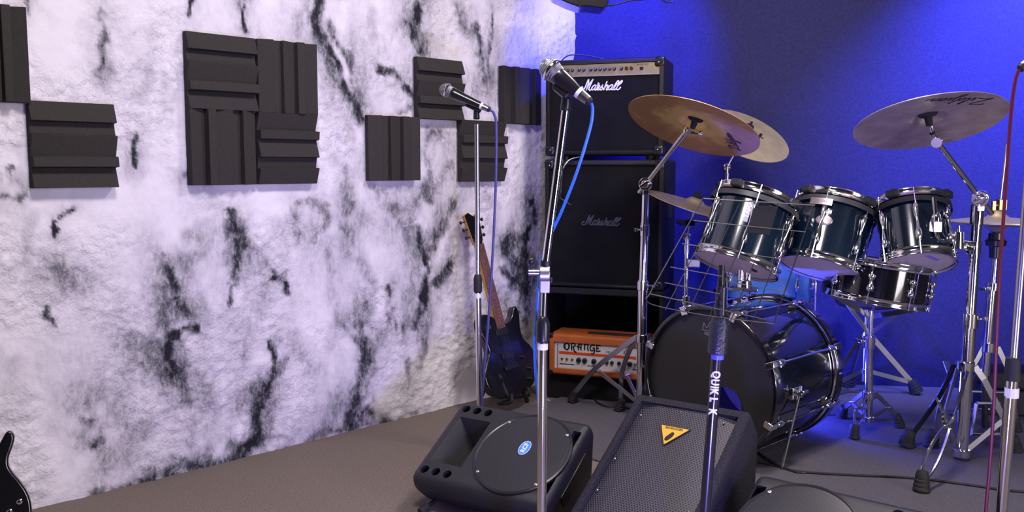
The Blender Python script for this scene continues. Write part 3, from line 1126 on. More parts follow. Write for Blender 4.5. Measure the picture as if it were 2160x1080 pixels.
for x, r in ks:
    q = MB(); q.lathe([(r, 0), (r, .003), (r * .85, .006), (r * .8, .013), (r * .6, .0145), (0, .0145)], 16, OM @ Matrix.Translation((PX0 + x - .002, .074, -.0105))); part('knob', q, M_['smooth_plastic'], pan)
for x in (.012, .036, .062, .366 - .001):
    q = MB(); q.lathe([(.0062, 0), (.0062, .004), (.004, .006), (.0035, .010), (0, .011)], 12, OM @ Matrix.Translation((PX0 + x, .076, -.0105))); part('switch', q, M_['brass'], pan)
for a, b in ((0.0, .072), (.135, .170), (.352, .372)):
    q = MB(); q.box((PX0 + (a + b) / 2, .050, -.0102), ((b - a) / 2, .002, .0006), OM); part('printed_bar', q, M_['print_black'], pan)
mb = MB(); mb.box((OW / 2 + .06, OH + .003, -.07), (.12, .004, .016), OM); part('carry_handle', mb, M_['rubber'], t, bevel=.003)

# lead over the combo and hanging instrument lead
pts = cr([P(1184, 150, 4.24), P(1183, 132, 4.26), P(1200, 117, 4.30), P(1235, 117, 4.33), P(1270, 124, 4.34), P(1290, 131, 4.33)], 6)
mb = MB(); mb.tube(pts, .0032, 8); tag(part('black_lead', mb, M_['cable_black'], origin=pts[0]), 'thin black lead arching over the top of the combo amplifier', 'cable')
t = thing('instrument_lead', 'hanging lead with bare metal plug in front of the large speaker cabinet', 'cable', P(1190, 420, 4.18))
mb = MB(); mb.tube(cr([P(1222, 331, 4.22), P(1200, 338, 4.20), P(1188, 356, 4.18), P(1185, 372, 4.18)], 6), .0038, 8); part('metal_spring', mb, M_['chrome'], t)
mb = MB(); mb.cyl(P(1185, 370, 4.18), P(1184, 381, 4.18), .0075, .0065, 12); mb.cyl(P(1184, 381, 4.18), P(1182, 408, 4.18), .0060, .0070, 12); part('plug', mb, M_['smooth_plastic'], t)
mb = MB(); mb.tube(cr([P(1182, 405, 4.18), P(1182, 418, 4.185), P(1192, 424, 4.185), P(1200, 430, 4.185), P(1204, 432, 4.185)], 6), .0045, 8); part('cord', mb, M_['cable_black'], t)

# ================================================================== GUITARS
def smooth_poly(pts, n=6):
    return [(p.x, p.y) for p in cr([V((a, b, 0)) for a, b in pts], n, True)]


gB, gT = P(1086, 836, 4.00), P(988, 450, 4.11)
gup = (gT - gB).normalized()
gn0 = V((.707, -.707, .25))
gn = (gn0 - gup * gn0.dot(gup)).normalized()
gx = gup.cross(gn)
GM = Matrix((gx, gup, gn)).transposed().to_4x4()
GM.translation = gB
GL = (gT - gB).length
t = thing('electric_guitar', 'black single cutaway style electric guitar on a stand against the marbled wall', 'guitar', gB)
# outline: y from body end (0) up the axis; x to the guitar's right
body = smooth_poly([(0.0, .0), (.085, .010), (.155, .06), (.178, .125), (.165, .19), (.128, .24), (.124, .29), (.138, .345), (.135, .385), (.115, .392), (.085, .352), (.045, .330), (.005, .345), (-.03, .375), (-.075, .395), (-.115, .375), (-.125, .325), (-.108, .27), (-.104, .225), (-.135, .18), (-.166, .12), (-.145, .05), (-.08, .010)])
mb = MB(); mb.prism(body, -.022, .020, GM); part('body', mb, M_['guitar_black'], t, bevel=.008, seg=3)
fb0, fb1 = .335, GL - .150
mb = MB(); mb.prism([(-.025, fb0), (.025, fb0), (.0195, fb1), (-.0195, fb1)], .000, .022, GM); nk = part('neck', mb, M_['headstock_wood'], t, bevel=.005)
mb = MB(); mb.prism([(-.026, fb0 - .02), (.026, fb0 - .02), (.0205, fb1), (-.0205, fb1)], .0225, .028, GM); fbd = part('fretboard', mb, M_['rosewood'], nk)
fr = MB()
for i in range(1, 22):
    y = fb1 - (fb1 - fb0 + .22) * (1 - 2 ** (-i / 12))
    if y < fb0 - .015:
        break
    wv = .0205 + (.026 - .0205) * (fb1 - y) / (fb1 - fb0)
    fr.box((0, y, .0285), (wv, .0009, .0008), GM)
part('frets', fr, M_['steel'], nk)
head = [(-.020, fb1), (.020, fb1), (.030, fb1 + .02), (.044, fb1 + .125), (.030, fb1 + .142), (.012, fb1 + .128), (-.020, fb1 + .150), (-.044, fb1 + .140), (-.030, fb1 + .025)]
HMt = GM @ Matrix.Rotation(math.radians(6), 4, 'X')
mb = MB(); mb.prism(head, -.002, .016, GM); hd = part('headstock', mb, M_['headstock_wood'], t, bevel=.002)
mb = MB(); mb.prism([(x * .97, y) for x, y in head], .0162, .0185, GM); part('head_veneer', mb, M_['guitar_black'], hd)
for sx in (-1, 1):
    for i in range(3):
        yy = fb1 + .040 + i * .036
        xx = sx * (.032 + .005 * i)
        q = MB(); q.cyl(GM @ V((xx, yy, .006)), GM @ V((xx + sx * .018, yy, .006)), .003, .003, 8); q.ball(GM @ V((xx + sx * .024, yy, .006)), .0085, 10, (.7, 1, 1), GM.to_3x3().to_4x4()); part('tuning_peg', q, M_['smooth_plastic'], hd)
st = MB()
for i in range(6):
    x = (i - 2.5) * .0085
    st.tube([GM @ V((x * 1.1, .13, .032)), GM @ V((x * .75, fb1, .031)), GM @ V((x * 1.6, fb1 + .03 + .018 * (i % 3), .022))], .0006, 4)
part('strings', st, M_['steel'], t)
q = MB(); q.box((0, .135, .026), (.042, .010, .007), GM); part('bridge', q, M_['black_metal'], t, bevel=.002)
for yy in (.19, .30):
    q = MB(); q.box((0, yy, .022), (.038, .016, .005), GM); part('pickup', q, M_['smooth_plastic'], t, bevel=.002)
for x, y in ((.085, .16), (.115, .10), (.10, .055)):
    q = MB(); q.cyl(GM @ V((x, y, .020)), GM @ V((x, y, .034)), .009, .008, 12); part('control_knob', q, M_['black_metal'], t)
q = MB(); q.cyl(GM @ V((-.070, .335, .020)), GM @ V((-.070, .335, .026)), .011, .010, 14); part('toggle_switch', q, M_['steel'], t)

# stand that holds it
t = thing('guitar_stand', 'black tubular guitar stand under the guitar by the wall', 'guitar stand', V((gB.x, gB.y, 0)))
back = gB - gn * .06
q = MB(); q.tube([V((back.x - .02, back.y + .01, .33)), V((back.x - .135, back.y - .06, .006))], .011, 10); part('leg', q, M_['black_metal'], t)
q = MB(); q.tube([V((back.x - .02, back.y + .01, .33)), V((back.x + .10, back.y + .12, .006))], .011, 10); part('leg', q, M_['black_metal'], t)
for sx in (-.06, .06):
    a = GM @ V((sx, -.014, -.05)); b = GM @ V((sx, -.014, .028)); c = GM @ V((sx * .9, .022, .040))
    q = MB(); q.tube(cr([a, b, c], 5), .008, 10); part('cradle_arm', q, M_['rubber'], t)
q = MB(); q.tube([GM @ V((-.06, -.014, -.05)), GM @ V((.06, -.014, -.05))], .008, 8); part('cross_tube', q, M_['black_metal'], t)

# cropped bass guitar at the lower left edge
bY = 2.42
bM = frame(P(-40, 1075, bY), (.42, -.88, .18), (0.9, .43, 0))
bx = bM.col[0].to_3d(); by = bM.col[1].to_3d(); bz = bM.col[2].to_3d()


def bl(x, y, off=0.0):
    """pixel -> local plane coordinates of the bass body"""
    r = ray(x, y); o = V((0, 0, CAM_H)); n = bz
    k = (bM.translation - o).dot(n) / r.dot(n)
    p = o + r * k - bM.translation
    return p.dot(bx), p.dot(by)


out = [bl(*q) for q in [(14, 911), (25, 912), (30, 924), (25, 945), (18, 965), (18, 982), (27, 998), (44, 1018), (58, 1040), (65, 1062), (66, 1090), (58, 1130), (30, 1175), (-30, 1200), (-110, 1190), (-170, 1140), (-185, 1070), (-165, 1010), (-120, 990), (-95, 960), (-70, 985), (-35, 985), (-15, 960), (2, 930)]]
t = thing('bass_guitar', 'glossy black guitar body with pointed horn cut off at the lower left corner', 'guitar', bM.translation)
mb = MB(); mb.prism(smooth_poly(out, 5), -.038, 0, bM); part('body', mb, M_['guitar_black'], t, bevel=.012, seg=4)
for q_ in ((41, 1058), (20, 1079), (52, 1092)):
    x, y = bl(*q_); q = MB(); q.lathe([(.008, 0), (.008, .003), (.0055, .005), (.005, .012), (0, .013)], 14, bM @ Matrix.Translation((x, y, 0))); part('control_knob', q, M_['chrome'], t)
a, b = bl(-52, 985), bl(-66, 820)
nk = MB(); dv = V((b[0] - a[0], b[1] - a[1], 0)).normalized(); sv = V((-dv.y, dv.x, 0)) * .024
A3 = V((a[0], a[1], 0)) - dv * .06; B3 = V((a[0], a[1], 0)) + dv * .45
nk.prism([((A3 + sv).x, (A3 + sv).y), ((A3 - sv).x, (A3 - sv).y), ((B3 - sv).x, (B3 - sv).y), ((B3 + sv).x, (B3 + sv).y)], -.016, .008, bM); part('neck', nk, M_['rosewood'], t, bevel=.004)
# its floor stand
low = min((bM @ V((x, y, -.02)) for x, y in out), key=lambda p: p.z)
t = thing('instrument_stand', 'black stand below the cropped black guitar at the lower left', 'guitar stand', V((low.x, low.y, 0)))
for dx, dy in ((-.16, .10), (.14, .13), (0, -.18)):
    q = MB(); q.tube([V((low.x, low.y + .03, max(.06, low.z - .01))), V((low.x + dx, low.y + .03 + dy, .010))], .010, 8); part('leg', q, M_['black_metal'], t)

# ================================================================== MICROPHONES AND STANDS
def microphone(name, label, ball, tail, r, Y=None):
    """ball centre, tail end, ball radius"""
    d = (tail - ball).normalized()
    L = (tail - ball).length
    t = thing(name, label, 'microphone', ball)
    M = frame(ball, d, (0, 0, 1))
    g = MB(); g.lathe([(0, -r), (r * .42, -r * .91), (r * .78, -r * .62), (r * .97, -r * .2), (r, .12 * r), (r * .93, r * .5), (r * .78, r * .98)], 22, M)
    go = part('grille', g, M_['steel'], t, smooth=60)
    wf = go.modifiers.new('mesh', 'SUBSURF'); wf.levels = 1; wf.render_levels = 1
    wf = go.modifiers.new('wires', 'WIREFRAME'); wf.thickness = r * .055; wf.use_even_offset = False
    g = MB(); g.lathe([(0, -r * .93), (r * .6, -r * .72), (r * .92, 0), (r * .72, r * .95), (0, r)], 20, M); part('foam_liner', g, mat('mic_liner', (.22, .22, .25), .7, .3), t)
    g = MB(); g.lathe([(r * 1.02, r * .02), (r * 1.06, r * .10), (r * 1.06, r * .26), (r * 1.0, r * .32)], 28, M); part('grille_band', g, M_['chrome'], t)
    g = MB(); g.lathe([(r * .80, r * .92), (r * .84, r * 1.05), (r * .80, r * 1.6), (r * .70, r * 2.4), (r * .52, L - r * 1.55)], 28, M); part('handle', g, M_['black_metal'], t)
    g = MB(); g.lathe([(r * .53, L - r * 1.6), (r * .54, L - r * 1.25)], 24, M); part('ring', g, M_['white_ring'], t)
    g = MB(); g.lathe([(r * .50, L - r * 1.28), (r * .44, L - r * .55), (r * .44, L - r * .35)], 24, M); part('plug', g, M_['steel'], t)
    g = MB(); g.lathe([(r * .42, L - r * .40), (r * .36, L - r * .1), (r * .24, L), (0, L)], 20, M); part('strain_relief', g, M_['rubber'], t)
    return t, M


def stand_foot_disc(t, c, r=.125):
    g = MB(); g.lathe([(0, 0), (r, 0), (r, .012), (r * .9, .022), (.03, .032), (.018, .05), (0, .05)], 36, Matrix.Translation(c)); part('base', g, M_['black_metal'], t)


# --- left microphone
ym = 3.42
ball, tail = P(941, 190, ym), P(1034, 232, ym - .03)
t, M = microphone('microphone', 'smaller silver ball microphone in front of the foam tiles', ball, tail, .0255)
SX = P(1005, 250, ym)
bot = FL(1012, 950, 0.0); bot = V((SX.x + .012, ym, 0))
t = thing('microphone_stand', 'thin chrome straight microphone stand before the leaning guitar', 'microphone stand', bot)
stand_foot_disc(t, bot)
top = P(1006, 262, ym); mid = P(1008, 618, ym)
g = MB(); g.cyl(bot + V((0, 0, .045)), mid, .0125, .0125, 18); part('lower_tube', g, M_['chrome'], t)
g = MB(); g.cyl(mid, top, .0092, .0092, 16); part('upper_tube', g, M_['steel'], t)
g = MB(); g.lathe([(.011, 0), (.016, .006), (.0165, .055), (.012, .070), (.010, .072)], 18, frame(P(1008, 618, ym), V((0, 0, 1)))); part('clutch', g, M_['rubber'], t)
g = MB(); g.cyl(P(1008, 628, ym), P(1008, 619, ym), .0140, .0140, 18); part('ring', g, M_['white_ring'], t, 'white plastic ring')
g = MB(); g.cyl(P(1005, 252, ym), P(1005, 226, ym), .0125, .0100, 14); mc = P(992, 212, ym - .012)
g.box((0, 0, 0), (.016, .020, .030), frame(P(1001, 221, ym), tail - ball, (0, 1, 0))); part('clip', g, M_['smooth_plastic'], t, bevel=.004)
pts = cr([tail, P(1042, 240, ym - .03), P(1047, 270, ym - .03), P(1046, 380, ym - .03), P(1040, 520, ym - .03), P(1030, 680, ym - .03), P(1020, 800, ym - .03), P(1014, 880, ym - .03), P(1010, 930, ym - .02), P(1030, 948, 3.36)], 8)
pts[-1].z = .012
g = MB(); g.tube(pts, .0048, 8); tag(part('microphone_cable', g, M_['cable_navy'], origin=pts[-1]), 'dark blue cable hanging from the smaller microphone', 'cable')

# --- front microphone
ym = 2.10
ball, tail = P(1160, 146, ym), P(1247, 217, ym - .03)
t, M = microphone('microphone', 'large close microphone before the combo amplifier', ball, tail, .0255)
piv = P(1149, 578, ym)
bot = V((P(1143, 800, ym).x, ym, 0))
t = thing('microphone_stand', 'large chrome boom microphone stand standing in front of the left floor monitor', 'microphone stand', bot)
stand_foot_disc(t, bot, .13)
g = MB(); g.cyl(bot + V((0, 0, .045)), P(1145, 705, ym), .0112, .0112, 20); part('lower_tube', g, M_['chrome'], t)
g = MB(); g.cyl(P(1145, 705, ym), P(1149, 590, ym), .0068, .0068, 16); part('inner_tube', g, M_['chrome'], t)
g = MB(); g.lathe([(.0118, 0), (.0160, .004), (.0165, .045), (.012, .058), (.0085, .062)], 20, frame(P(1145, 722, ym), (0, 0, 1))); part('clutch', g, M_['smooth_plastic'], t)
g = MB(); g.cyl(P(1144.5, 737, ym), P(1144.7, 724, ym), .0128, .0128, 20); part('ring', g, M_['white_ring'], t, 'white plastic ring')
g = MB(); g.cyl(piv + V((-.013, 0, 0)), piv + V((.012, 0, 0)), .021, .021, 26); g.box(piv - V((0, .002, .022)), (.012, .012, .022)); part('swivel_joint', g, M_['dull_steel'], t, bevel=.002)
g = MB(); g.cyl(piv + V((-.012, -.006, .004)), piv + V((-.038, -.006, .004)), .0085, .0085, 14); part('clamp_bolt', g, M_['steel'], t)
g = MB(); h = piv + V((-.032, -.006, .004)); g.cyl(h + V((0, 0, -.030)), h + V((0, 0, .022)), .0035, .0035, 10); g.ball(h + V((0, 0, .027)), .0085, 12); g.ball(h + V((0, 0, -.030)), .005, 10); part('t_handle', g, M_['smooth_plastic'], t)
bt = P(1194, 222, ym)
g = MB(); g.cyl(P(1150, 560, ym), bt, .0092, .0092, 18); part('boom_tube', g, M_['chrome'], t)
g = MB(); g.cyl(P(1150, 564, ym), P(1151.5, 550, ym), .0125, .0125, 16); part('boom_collar', g, M_['smooth_plastic'], t)
g = MB(); g.cyl(P(1192, 234, ym), P(1195, 205, ym), .0125, .0110, 14); g.box((0, 0, 0), (.018, .019, .022), frame(P(1191, 186, ym), tail - ball, (0, 1, 0))); part('clip', g, M_['smooth_plastic'], t, bevel=.004)
pts = cr([tail, P(1250, 232, ym - .03), P(1245, 270, ym - .03), P(1218, 360, ym - .03), P(1185, 445, ym - .015), P(1160, 500, ym + .012), P(1140, 560, ym + .030), P(1134, 640, ym + .026), P(1128, 720, ym + .026), P(1130, 790, ym + .03), P(1138, 880, ym + .034), P(1143, 1080, ym + .034), P(1143, 1300, ym + .034)], 8)
pts += cr([pts[-1], V((pts[-1].x, ym + .15, .03)), V((pts[-1].x - .06, ym + .17, .006)), V((pts[-1].x - .3, ym + .1, .006))], 6)[1:]
g = MB(); g.tube(pts, .0036, 8); tag(part('microphone_cable', g, M_['cable_blue'], origin=pts[-1]), 'bright blue cable hanging from the large close microphone', 'cable')

# --- right microphone (only its tail end is inside the picture)
ym = 2.15
ball, tail = P(2236, 84, ym), P(2150, 146, ym - .02)
t, M = microphone('microphone', 'black microphone whose tail end shows at the right edge of the photo', ball, tail, .0255)
bot = FL(2095, 1080, 0); lowd = P(2112, 1085, ym); topd = P(2136, 800, ym)
dirv = (topd - lowd).normalized()
bot = lowd - dirv * (lowd.z / dirv.z)
t = thing('microphone_stand', 'chrome microphone stand with white ring at the right edge of the photo', 'microphone stand', V((bot.x, bot.y, 0)))
stand_foot_disc(t, V((bot.x, bot.y, 0)), .12)
g = MB(); g.cyl(bot + dirv * .04, P(2136, 790, ym), .0145, .0145, 20); part('lower_tube', g, M_['chrome'], t)
g = MB(); g.cyl(P(2136, 790, ym), P(2187, 130, ym), .0088, .0088, 16); part('upper_tube', g, M_['steel'], t)
g = MB(); g.cyl(P(2135, 802, ym), P(2137, 755, ym), .0190, .0165, 18); part('clutch', g, M_['rubber'], t)
g = MB(); g.cyl(P(2133.6, 838, ym), P(2134.6, 818, ym), .0162, .0162, 20); part('ring', g, M_['white_ring'], t, 'white plastic ring')
g = MB(); g.cyl(P(2186, 146, ym), P(2190, 112, ym), .0125, .010, 14); g.box((0, 0, 0), (.018, .019, .022), frame(P(2194, 110, ym), tail - ball, (0, 1, 0))); part('clip', g, M_['smooth_plastic'], t, bevel=.004)
pts = cr([tail, P(2143, 165, ym - .02), P(2137, 200, ym - .02), P(2131, 260, ym - .02), P(2121, 400, ym - .03), P(2110, 560, ym - .04), P(2102, 720, ym - .04), P(2096, 860, ym - .04), P(2088, 980, ym - .04), P(2079, 1085, ym - .04), P(2070, 1250, ym - .04)], 8)
pts += cr([pts[-1], V((pts[-1].x - .01, ym - .05, .03)), V((pts[-1].x - .02, ym - .13, .006)), V((pts[-1].x + .3, ym - .3, .006))], 6)[1:]
g = MB(); g.tube(pts, .0041, 8); tag(part('microphone_cable', g, M_['cable_red'], origin=pts[-1]), 'dark red cable hanging down the right side in front of the drum kit', 'cable')

# ================================================================== MUSIC STAND
ym = 1.95
base_x = P(1484, 1120, ym).x
pt = lambda x, y, d=0.0: P(x, y, ym + d)
lowp, upp = pt(1487, 1085), pt(1513, 745)
dv = (upp - lowp).normalized()
bot = lowp - dv * (lowp.z / dv.z)
t = thing('music_stand', 'black folding music stand with wire desk and white lettering on its pole', 'music stand', V((bot.x, bot.y, 0)))
g = MB(); g.cyl(bot + dv * .03, upp, .0125, .0125, 24); pole = part('pole', g, M_['black_metal'], t)
g = MB(); g.lathe([(.0135, 0), (.0215, .004), (.0215, .070), (.0165, .082), (.010, .084)], 22, frame(pt(1513, 748), dv)); part('grip', g, mat('grip_rubber', (.02, .02, .03), .35, bump=.6, bscale=160), t)
g = MB(); g.cyl(pt(1513, 757), pt(1513.6, 746), .0142, .0142, 20); part('collar', g, mat('collar_blue', (.10, .12, .75), .4), t)
g = MB(); g.cyl(pt(1518, 680), pt(1522, 560, .03), .0085, .0075, 16); g.cyl(pt(1519, 664), pt(1522, 606), .0135, .0115, 16); part('inner_tube', g, M_['smooth_plastic'], t)
for k in range(3):
    a = math.radians(90 + 120 * k + 25)
    g = MB(); g.bar(bot + dv * .20, V((bot.x + .24 * math.cos(a), bot.y - .08 + .20 * math.sin(a), .012)), .018, .006); part('leg', g, M_['black_metal'], t)
# lettering running down the pole (faces the viewer)
lm = MB()
fx = -(V((pt(1500, 900).x, ym, 0)).normalized())
for ch, y in (('Q', 788), ('U', 804), ('I', 814.5), ('K', 825), ('L', 841), ('K', 867)):
    c0 = lowp + dv * ((pt(1500, y).z - lowp.z) / dv.z)
    toward = (V((0, 0, CAM_H)) - c0); toward = (toward - dv * toward.dot(dv)).normalized()
    xx = -dv; yy = toward.cross(xx)
    tm = text_mesh(ch, .024, Matrix.Identity(4), .0004, .0011)
    tm = sliced(tm, 1, .0015)
    cx = (max(p.x for p in tm.v) + min(p.x for p in tm.v)) / 2; cy = (max(p.y for p in tm.v) + min(p.y for p in tm.v)) / 2
    for p in tm.v:
        ang = (p.y - cy) / .0125
        q = c0 + xx * ((p.x - cx) * .82) + (yy * math.sin(ang) + toward * math.cos(ang)) * (.0130 + p.z)
        p.x, p.y, p.z = q
    lm.add(tm.v, tm.f)
part('lettering', lm, M_['print_white'], pole, 'white block letters', smooth=0)
# wire desk: four corners in the photograph at real depths
TLc, TRc, BLc, BRc = P(1482, 420, 1.99), P(1717, 434, 2.06), P(1368, 624, 1.86), P(1632, 683, 1.93)


def desk(u, v, lift=0.0):
    n = (TRc - TLc).cross(BLc - TLc).normalized()
    p = (TLc * (1 - u) + TRc * u) * (1 - v) + (BLc * (1 - u) + BRc * u) * v
    return p + n * lift


wr = .0011
nW = 7
for i in range(nW):
    u = i / (nW - 1)
    g = MB()
    e = desk(u, 1.0)
    ext = desk(u, 1.09) if 0 < i < nW - 1 else desk(u, 1.0)
    g.tube([desk(u, 0), e, ext], wr * (1.35 if i in (0, nW - 1) else 1), 6); part('desk_wire', g, M_['wire'], t)
for v, u0, u1, r in ((0.0, 0, 1, 1.4), (.235, .02, 1.0, 1.0), (.475, .03, .50, 1), (.485, .55, .86, 1), (.71, .04, .46, 1), (.745, .52, 1.0, 1.0), (.86, .06, .50, 1.0), (.985, 0, .92, 1.2)):
    g = MB(); g.tube([desk(u0, v, -.003), desk(u1, v, -.003)], wr * r, 6); part('desk_rail', g, M_['wire'], t)
g = MB(); g.tube(cr([desk(0, 1.0), desk(0, 1.04), desk(.10, 1.07), desk(.5, 1.05), desk(1, 1.0)], 5), wr * 1.2, 6); part('book_rest', g, M_['wire'], t)
g = MB(); cpl = [desk(.48, .03), desk(.68, .03), desk(.70, .29), desk(.50, .29)]; dn = (TRc - TLc).cross(BLc - TLc).normalized() * .0015
g.add([p - dn for p in cpl] + [p + dn for p in cpl], [(0, 1, 2, 3), (4, 5, 6, 7), (0, 1, 5, 4), (1, 2, 6, 5), (2, 3, 7, 6), (3, 0, 4, 7)]); part('centre_plate', g, M_['deep_black'], t)

# ================================================================== FLOOR MONITORS
def mon_frame(cx, cy, cz, yaw, pitch):
    M = Matrix.Translation((cx, cy, cz)) @ Matrix.Rotation(yaw, 4, 'Z') @ Matrix.Rotation(pitch, 4, 'X')
    return M


def plastic_monitor(label, c, yaw, pitch, horn_sign, badge):
    """moulded plastic wedge: x along the long side, y up the sloping baffle, z out of the baffle"""
    L, W = .505, .337
    M = mon_frame(*c, yaw, pitch)
    sp, cp = math.sin(pitch), math.cos(pitch)

    def sec(h, z):
        """section point given by horizontal offset along the slope direction and world height"""
        dz = z - c[2]
        # local (y, zl): world h = y cp - zl sp ; dz = y sp + zl cp
        return (h * cp + dz * sp, -h * sp + dz * cp)
    hT, hB = W / 2 * cp, -W / 2 * cp
    zT, zB = c[2] + W / 2 * sp, c[2] - W / 2 * sp
    prof = [(-W / 2, 0), (W / 2, 0), sec(hT + .035, zT - .035), sec(hT + .02, .10), sec(hT - .05, .012), sec(hB + .085, .012), sec(hB + .01, zB - .045)]
    t = thing('floor_monitor', label, 'floor monitor', (c[0], c[1], 0))
    mb = MB()
    ends = []
    for x, kx in ((-L / 2, 1), (L / 2, 1)):
        ends.append([M @ V((x, y, z)) for y, z in prof])
    n = len(prof)
    mb.add(ends[0] + ends[1], [tuple(range(n)), tuple(range(n, 2 * n))] + [(k, (k + 1) % n, n + (k + 1) % n, n + k) for k in range(n)])
    body = part('cabinet', mb, M_['black_plastic'], t, bevel=.024, seg=4)
    bake_mods(body)
    s = horn_sign
    cuts = []
    # horn mouth
    hm = MB()
    x0, x1 = s * (L / 2 - .030), s * (L / 2 - .165)
    xm = s * (L / 2 - .112)
    a = [M @ V(q) for q in ((x0, -.105, .01), (x0, .105, .01), (x1, .105, .01), (x1, -.105, .01))]
    b = [M @ V(q) for q in ((xm + s * .022, -.045, -.085), (xm + s * .022, .045, -.085), (xm - s * .022, .045, -.085), (xm - s * .022, -.045, -.085))]
    hm.add(a + b, [(0, 1, 2, 3), (4, 5, 6, 7), (0, 1, 5, 4), (1, 2, 6, 5), (2, 3, 7, 6), (3, 0, 4, 7)])
    cuts.append(hm)
    for sy in (-1, 1):
        for i in range(3):
            q = MB(); xx = s * (L / 2 - .040 - i * .045); q.cyl(M @ V((xx, sy * .135, .01)), M @ V((xx, sy * .135, -.05)), .0155, .0145, 18); cuts.append(q)
    # grip opening beside the woofer
    xe = -s * (L / 2 - .028)
    for y0, y1 in ((.055, .125), (-.125, -.055)):
        q = MB(); q.box((xe, (y0 + y1) / 2, -.01), (.014, abs(y1 - y0) / 2, .03), M); cuts.append(q)
    carve(body, cuts)
    # horn throat
    g = MB(); g.box((xm, 0, -.0855), (.020, .043, .001), M); part('horn_throat', g, M_['deep_black'], t)
    wx = -s * .088
    WM = M @ Matrix.Translation((wx, 0, 0))
    R = .158
    g = MB(); g.lathe([(R + .004, -.001), (R + .004, .006), (R - .002, .008), (R - .006, .006)], 64, WM); part('grille_ring', g, M_['smooth_plastic'], t)
    g = MB(); g.lathe([(0, .011), (R * .5, .0105), (R * .9, .008), (R - .004, .006)], 64); part('woofer_grille', g, M_['perf_fine'], t, M=WM)
    for a in (40, 135, 225, 315):
        q = MB(); q.lathe([(.0055, 0), (.0055, .003), (.003, .004), (0, .002)], 12, WM @ Matrix.Translation((R * .95 * math.cos(math.radians(a)), R * .95 * math.sin(math.radians(a)), .007))); part('screw', q, M_['dull_steel'], t)
    if badge:
        bM2 = WM @ Matrix.Translation((.004, .014, .0112)) @ Matrix.Rotation(math.radians(88), 4, 'Z')
        q = MB(); q.lathe([(.030, 0), (.030, .002), (0, .002)], 36, bM2 @ Matrix.Diagonal((.95, .62, 1, 1))); bd = part('badge', q, M_['badge_blue'], t, 'blue oval badge with white letters')
        q = MB(); q.torus(.0295, .0010, bM2 @ Matrix.Translation((0, 0, .002)) @ Matrix.Diagonal((.95, .62, 1, 1)), 36, 6); part('badge_rim', q, M_['print_white'], bd)
        part('lettering', text_mesh('RCF', .021, bM2 @ Matrix.Translation((0, -.0005, .0024)), .0003, .0006), M_['print_white'], bd)
    # side lip and side handle
    for e in (-1, 1):
        q = MB(); q.box((e * (L / 2 + .0005), 0, -.075), (.003, .09, .022), M); part('side_handle', q, M_['smooth_plastic'], t, bevel=.002)
    # tilt legs
    fh = c[2] - .0
    for sx in (-.17, .12):
        a3 = M @ V((sx * s if s > 0 else -sx * s * -1, 0, 0)) if False else None
    h0 = V((-math.sin(yaw) * -1 * 0, 0, 0))
    slope = V((-math.sin(yaw), math.cos(yaw), 0)); along = V((math.cos(yaw), math.sin(yaw), 0))
    for dx in (-L / 2 + .065, L / 2 - .09):
        p0 = V((c[0], c[1], 0)) + along * dx + slope * (hB + .09) + V((0, 0, .040))
        p1 = V((c[0], c[1], 0)) + along * (dx - .012) + slope * (hB + .005) + V((0, 0, .016))
        q = MB(); q.cyl(p0, p1, .0075, .0075, 12); lg = part('tilt_leg', q, M_['black_metal'], t)
        d2 = (p1 - p0).normalized()
        q = MB(); q.lathe([(.0, -.018), (.013, -.016), (.015, .006), (.012, .016), (0, .018)], 16, frame(p1, d2)); part('rubber_tip', q, M_['rubber'], lg)
    return t, M


plastic_monitor('moulded black floor monitor with blue oval badge in front of the guitar', (-.040, 2.790, .212), -.578, .566, -1, True)
plastic_monitor('nearest black floor monitor cropped by the bottom edge below the drums', (.775, 2.115, .186), -.688, .575, 1, False)

# carpeted wedge
BM = mon_frame(.408, 2.487, .244, -.626, .574)
Wd, Ln = .372, .56
t = thing('floor_monitor', 'carpet covered wedge monitor with perforated grille and yellow triangle badge', 'floor monitor', (.408, 2.487, 0))
pt_, cpt = math.sin(.574), math.cos(.574)


def bsec(h, z):
    dz = z - .244
    return (h * cpt + dz * pt_, -h * pt_ + dz * cpt)


hT, hB = Ln / 2 * cpt, -Ln / 2 * cpt
zT, zB = .244 + Ln / 2 * pt_, .244 - Ln / 2 * pt_
prof = [(-Ln / 2, 0), (Ln / 2, 0), bsec(hT + .075, zT - .085), bsec(hT + .055, .10), bsec(hT - .02, .012), bsec(hB + .05, .012), bsec(hB + .005, zB - .04)]
mb = MB(); n = len(prof)
e0 = [BM @ V((-Wd / 2, y, z)) for y, z in prof]; e1 = [BM @ V((Wd / 2, y, z)) for y, z in prof]
mb.add(e0 + e1, [tuple(range(n)), tuple(range(n, 2 * n))] + [(k, (k + 1) % n, n + (k + 1) % n, n + k) for k in range(n)])
body = part('cabinet', mb, M_['box_carpet'], t, bevel=.014, seg=3)
bake_mods(body)
cut = MB(); cut.box((0, 0, 0), (Wd / 2 - .027, Ln / 2 - .030, .024), BM);
carve(body, [cut])
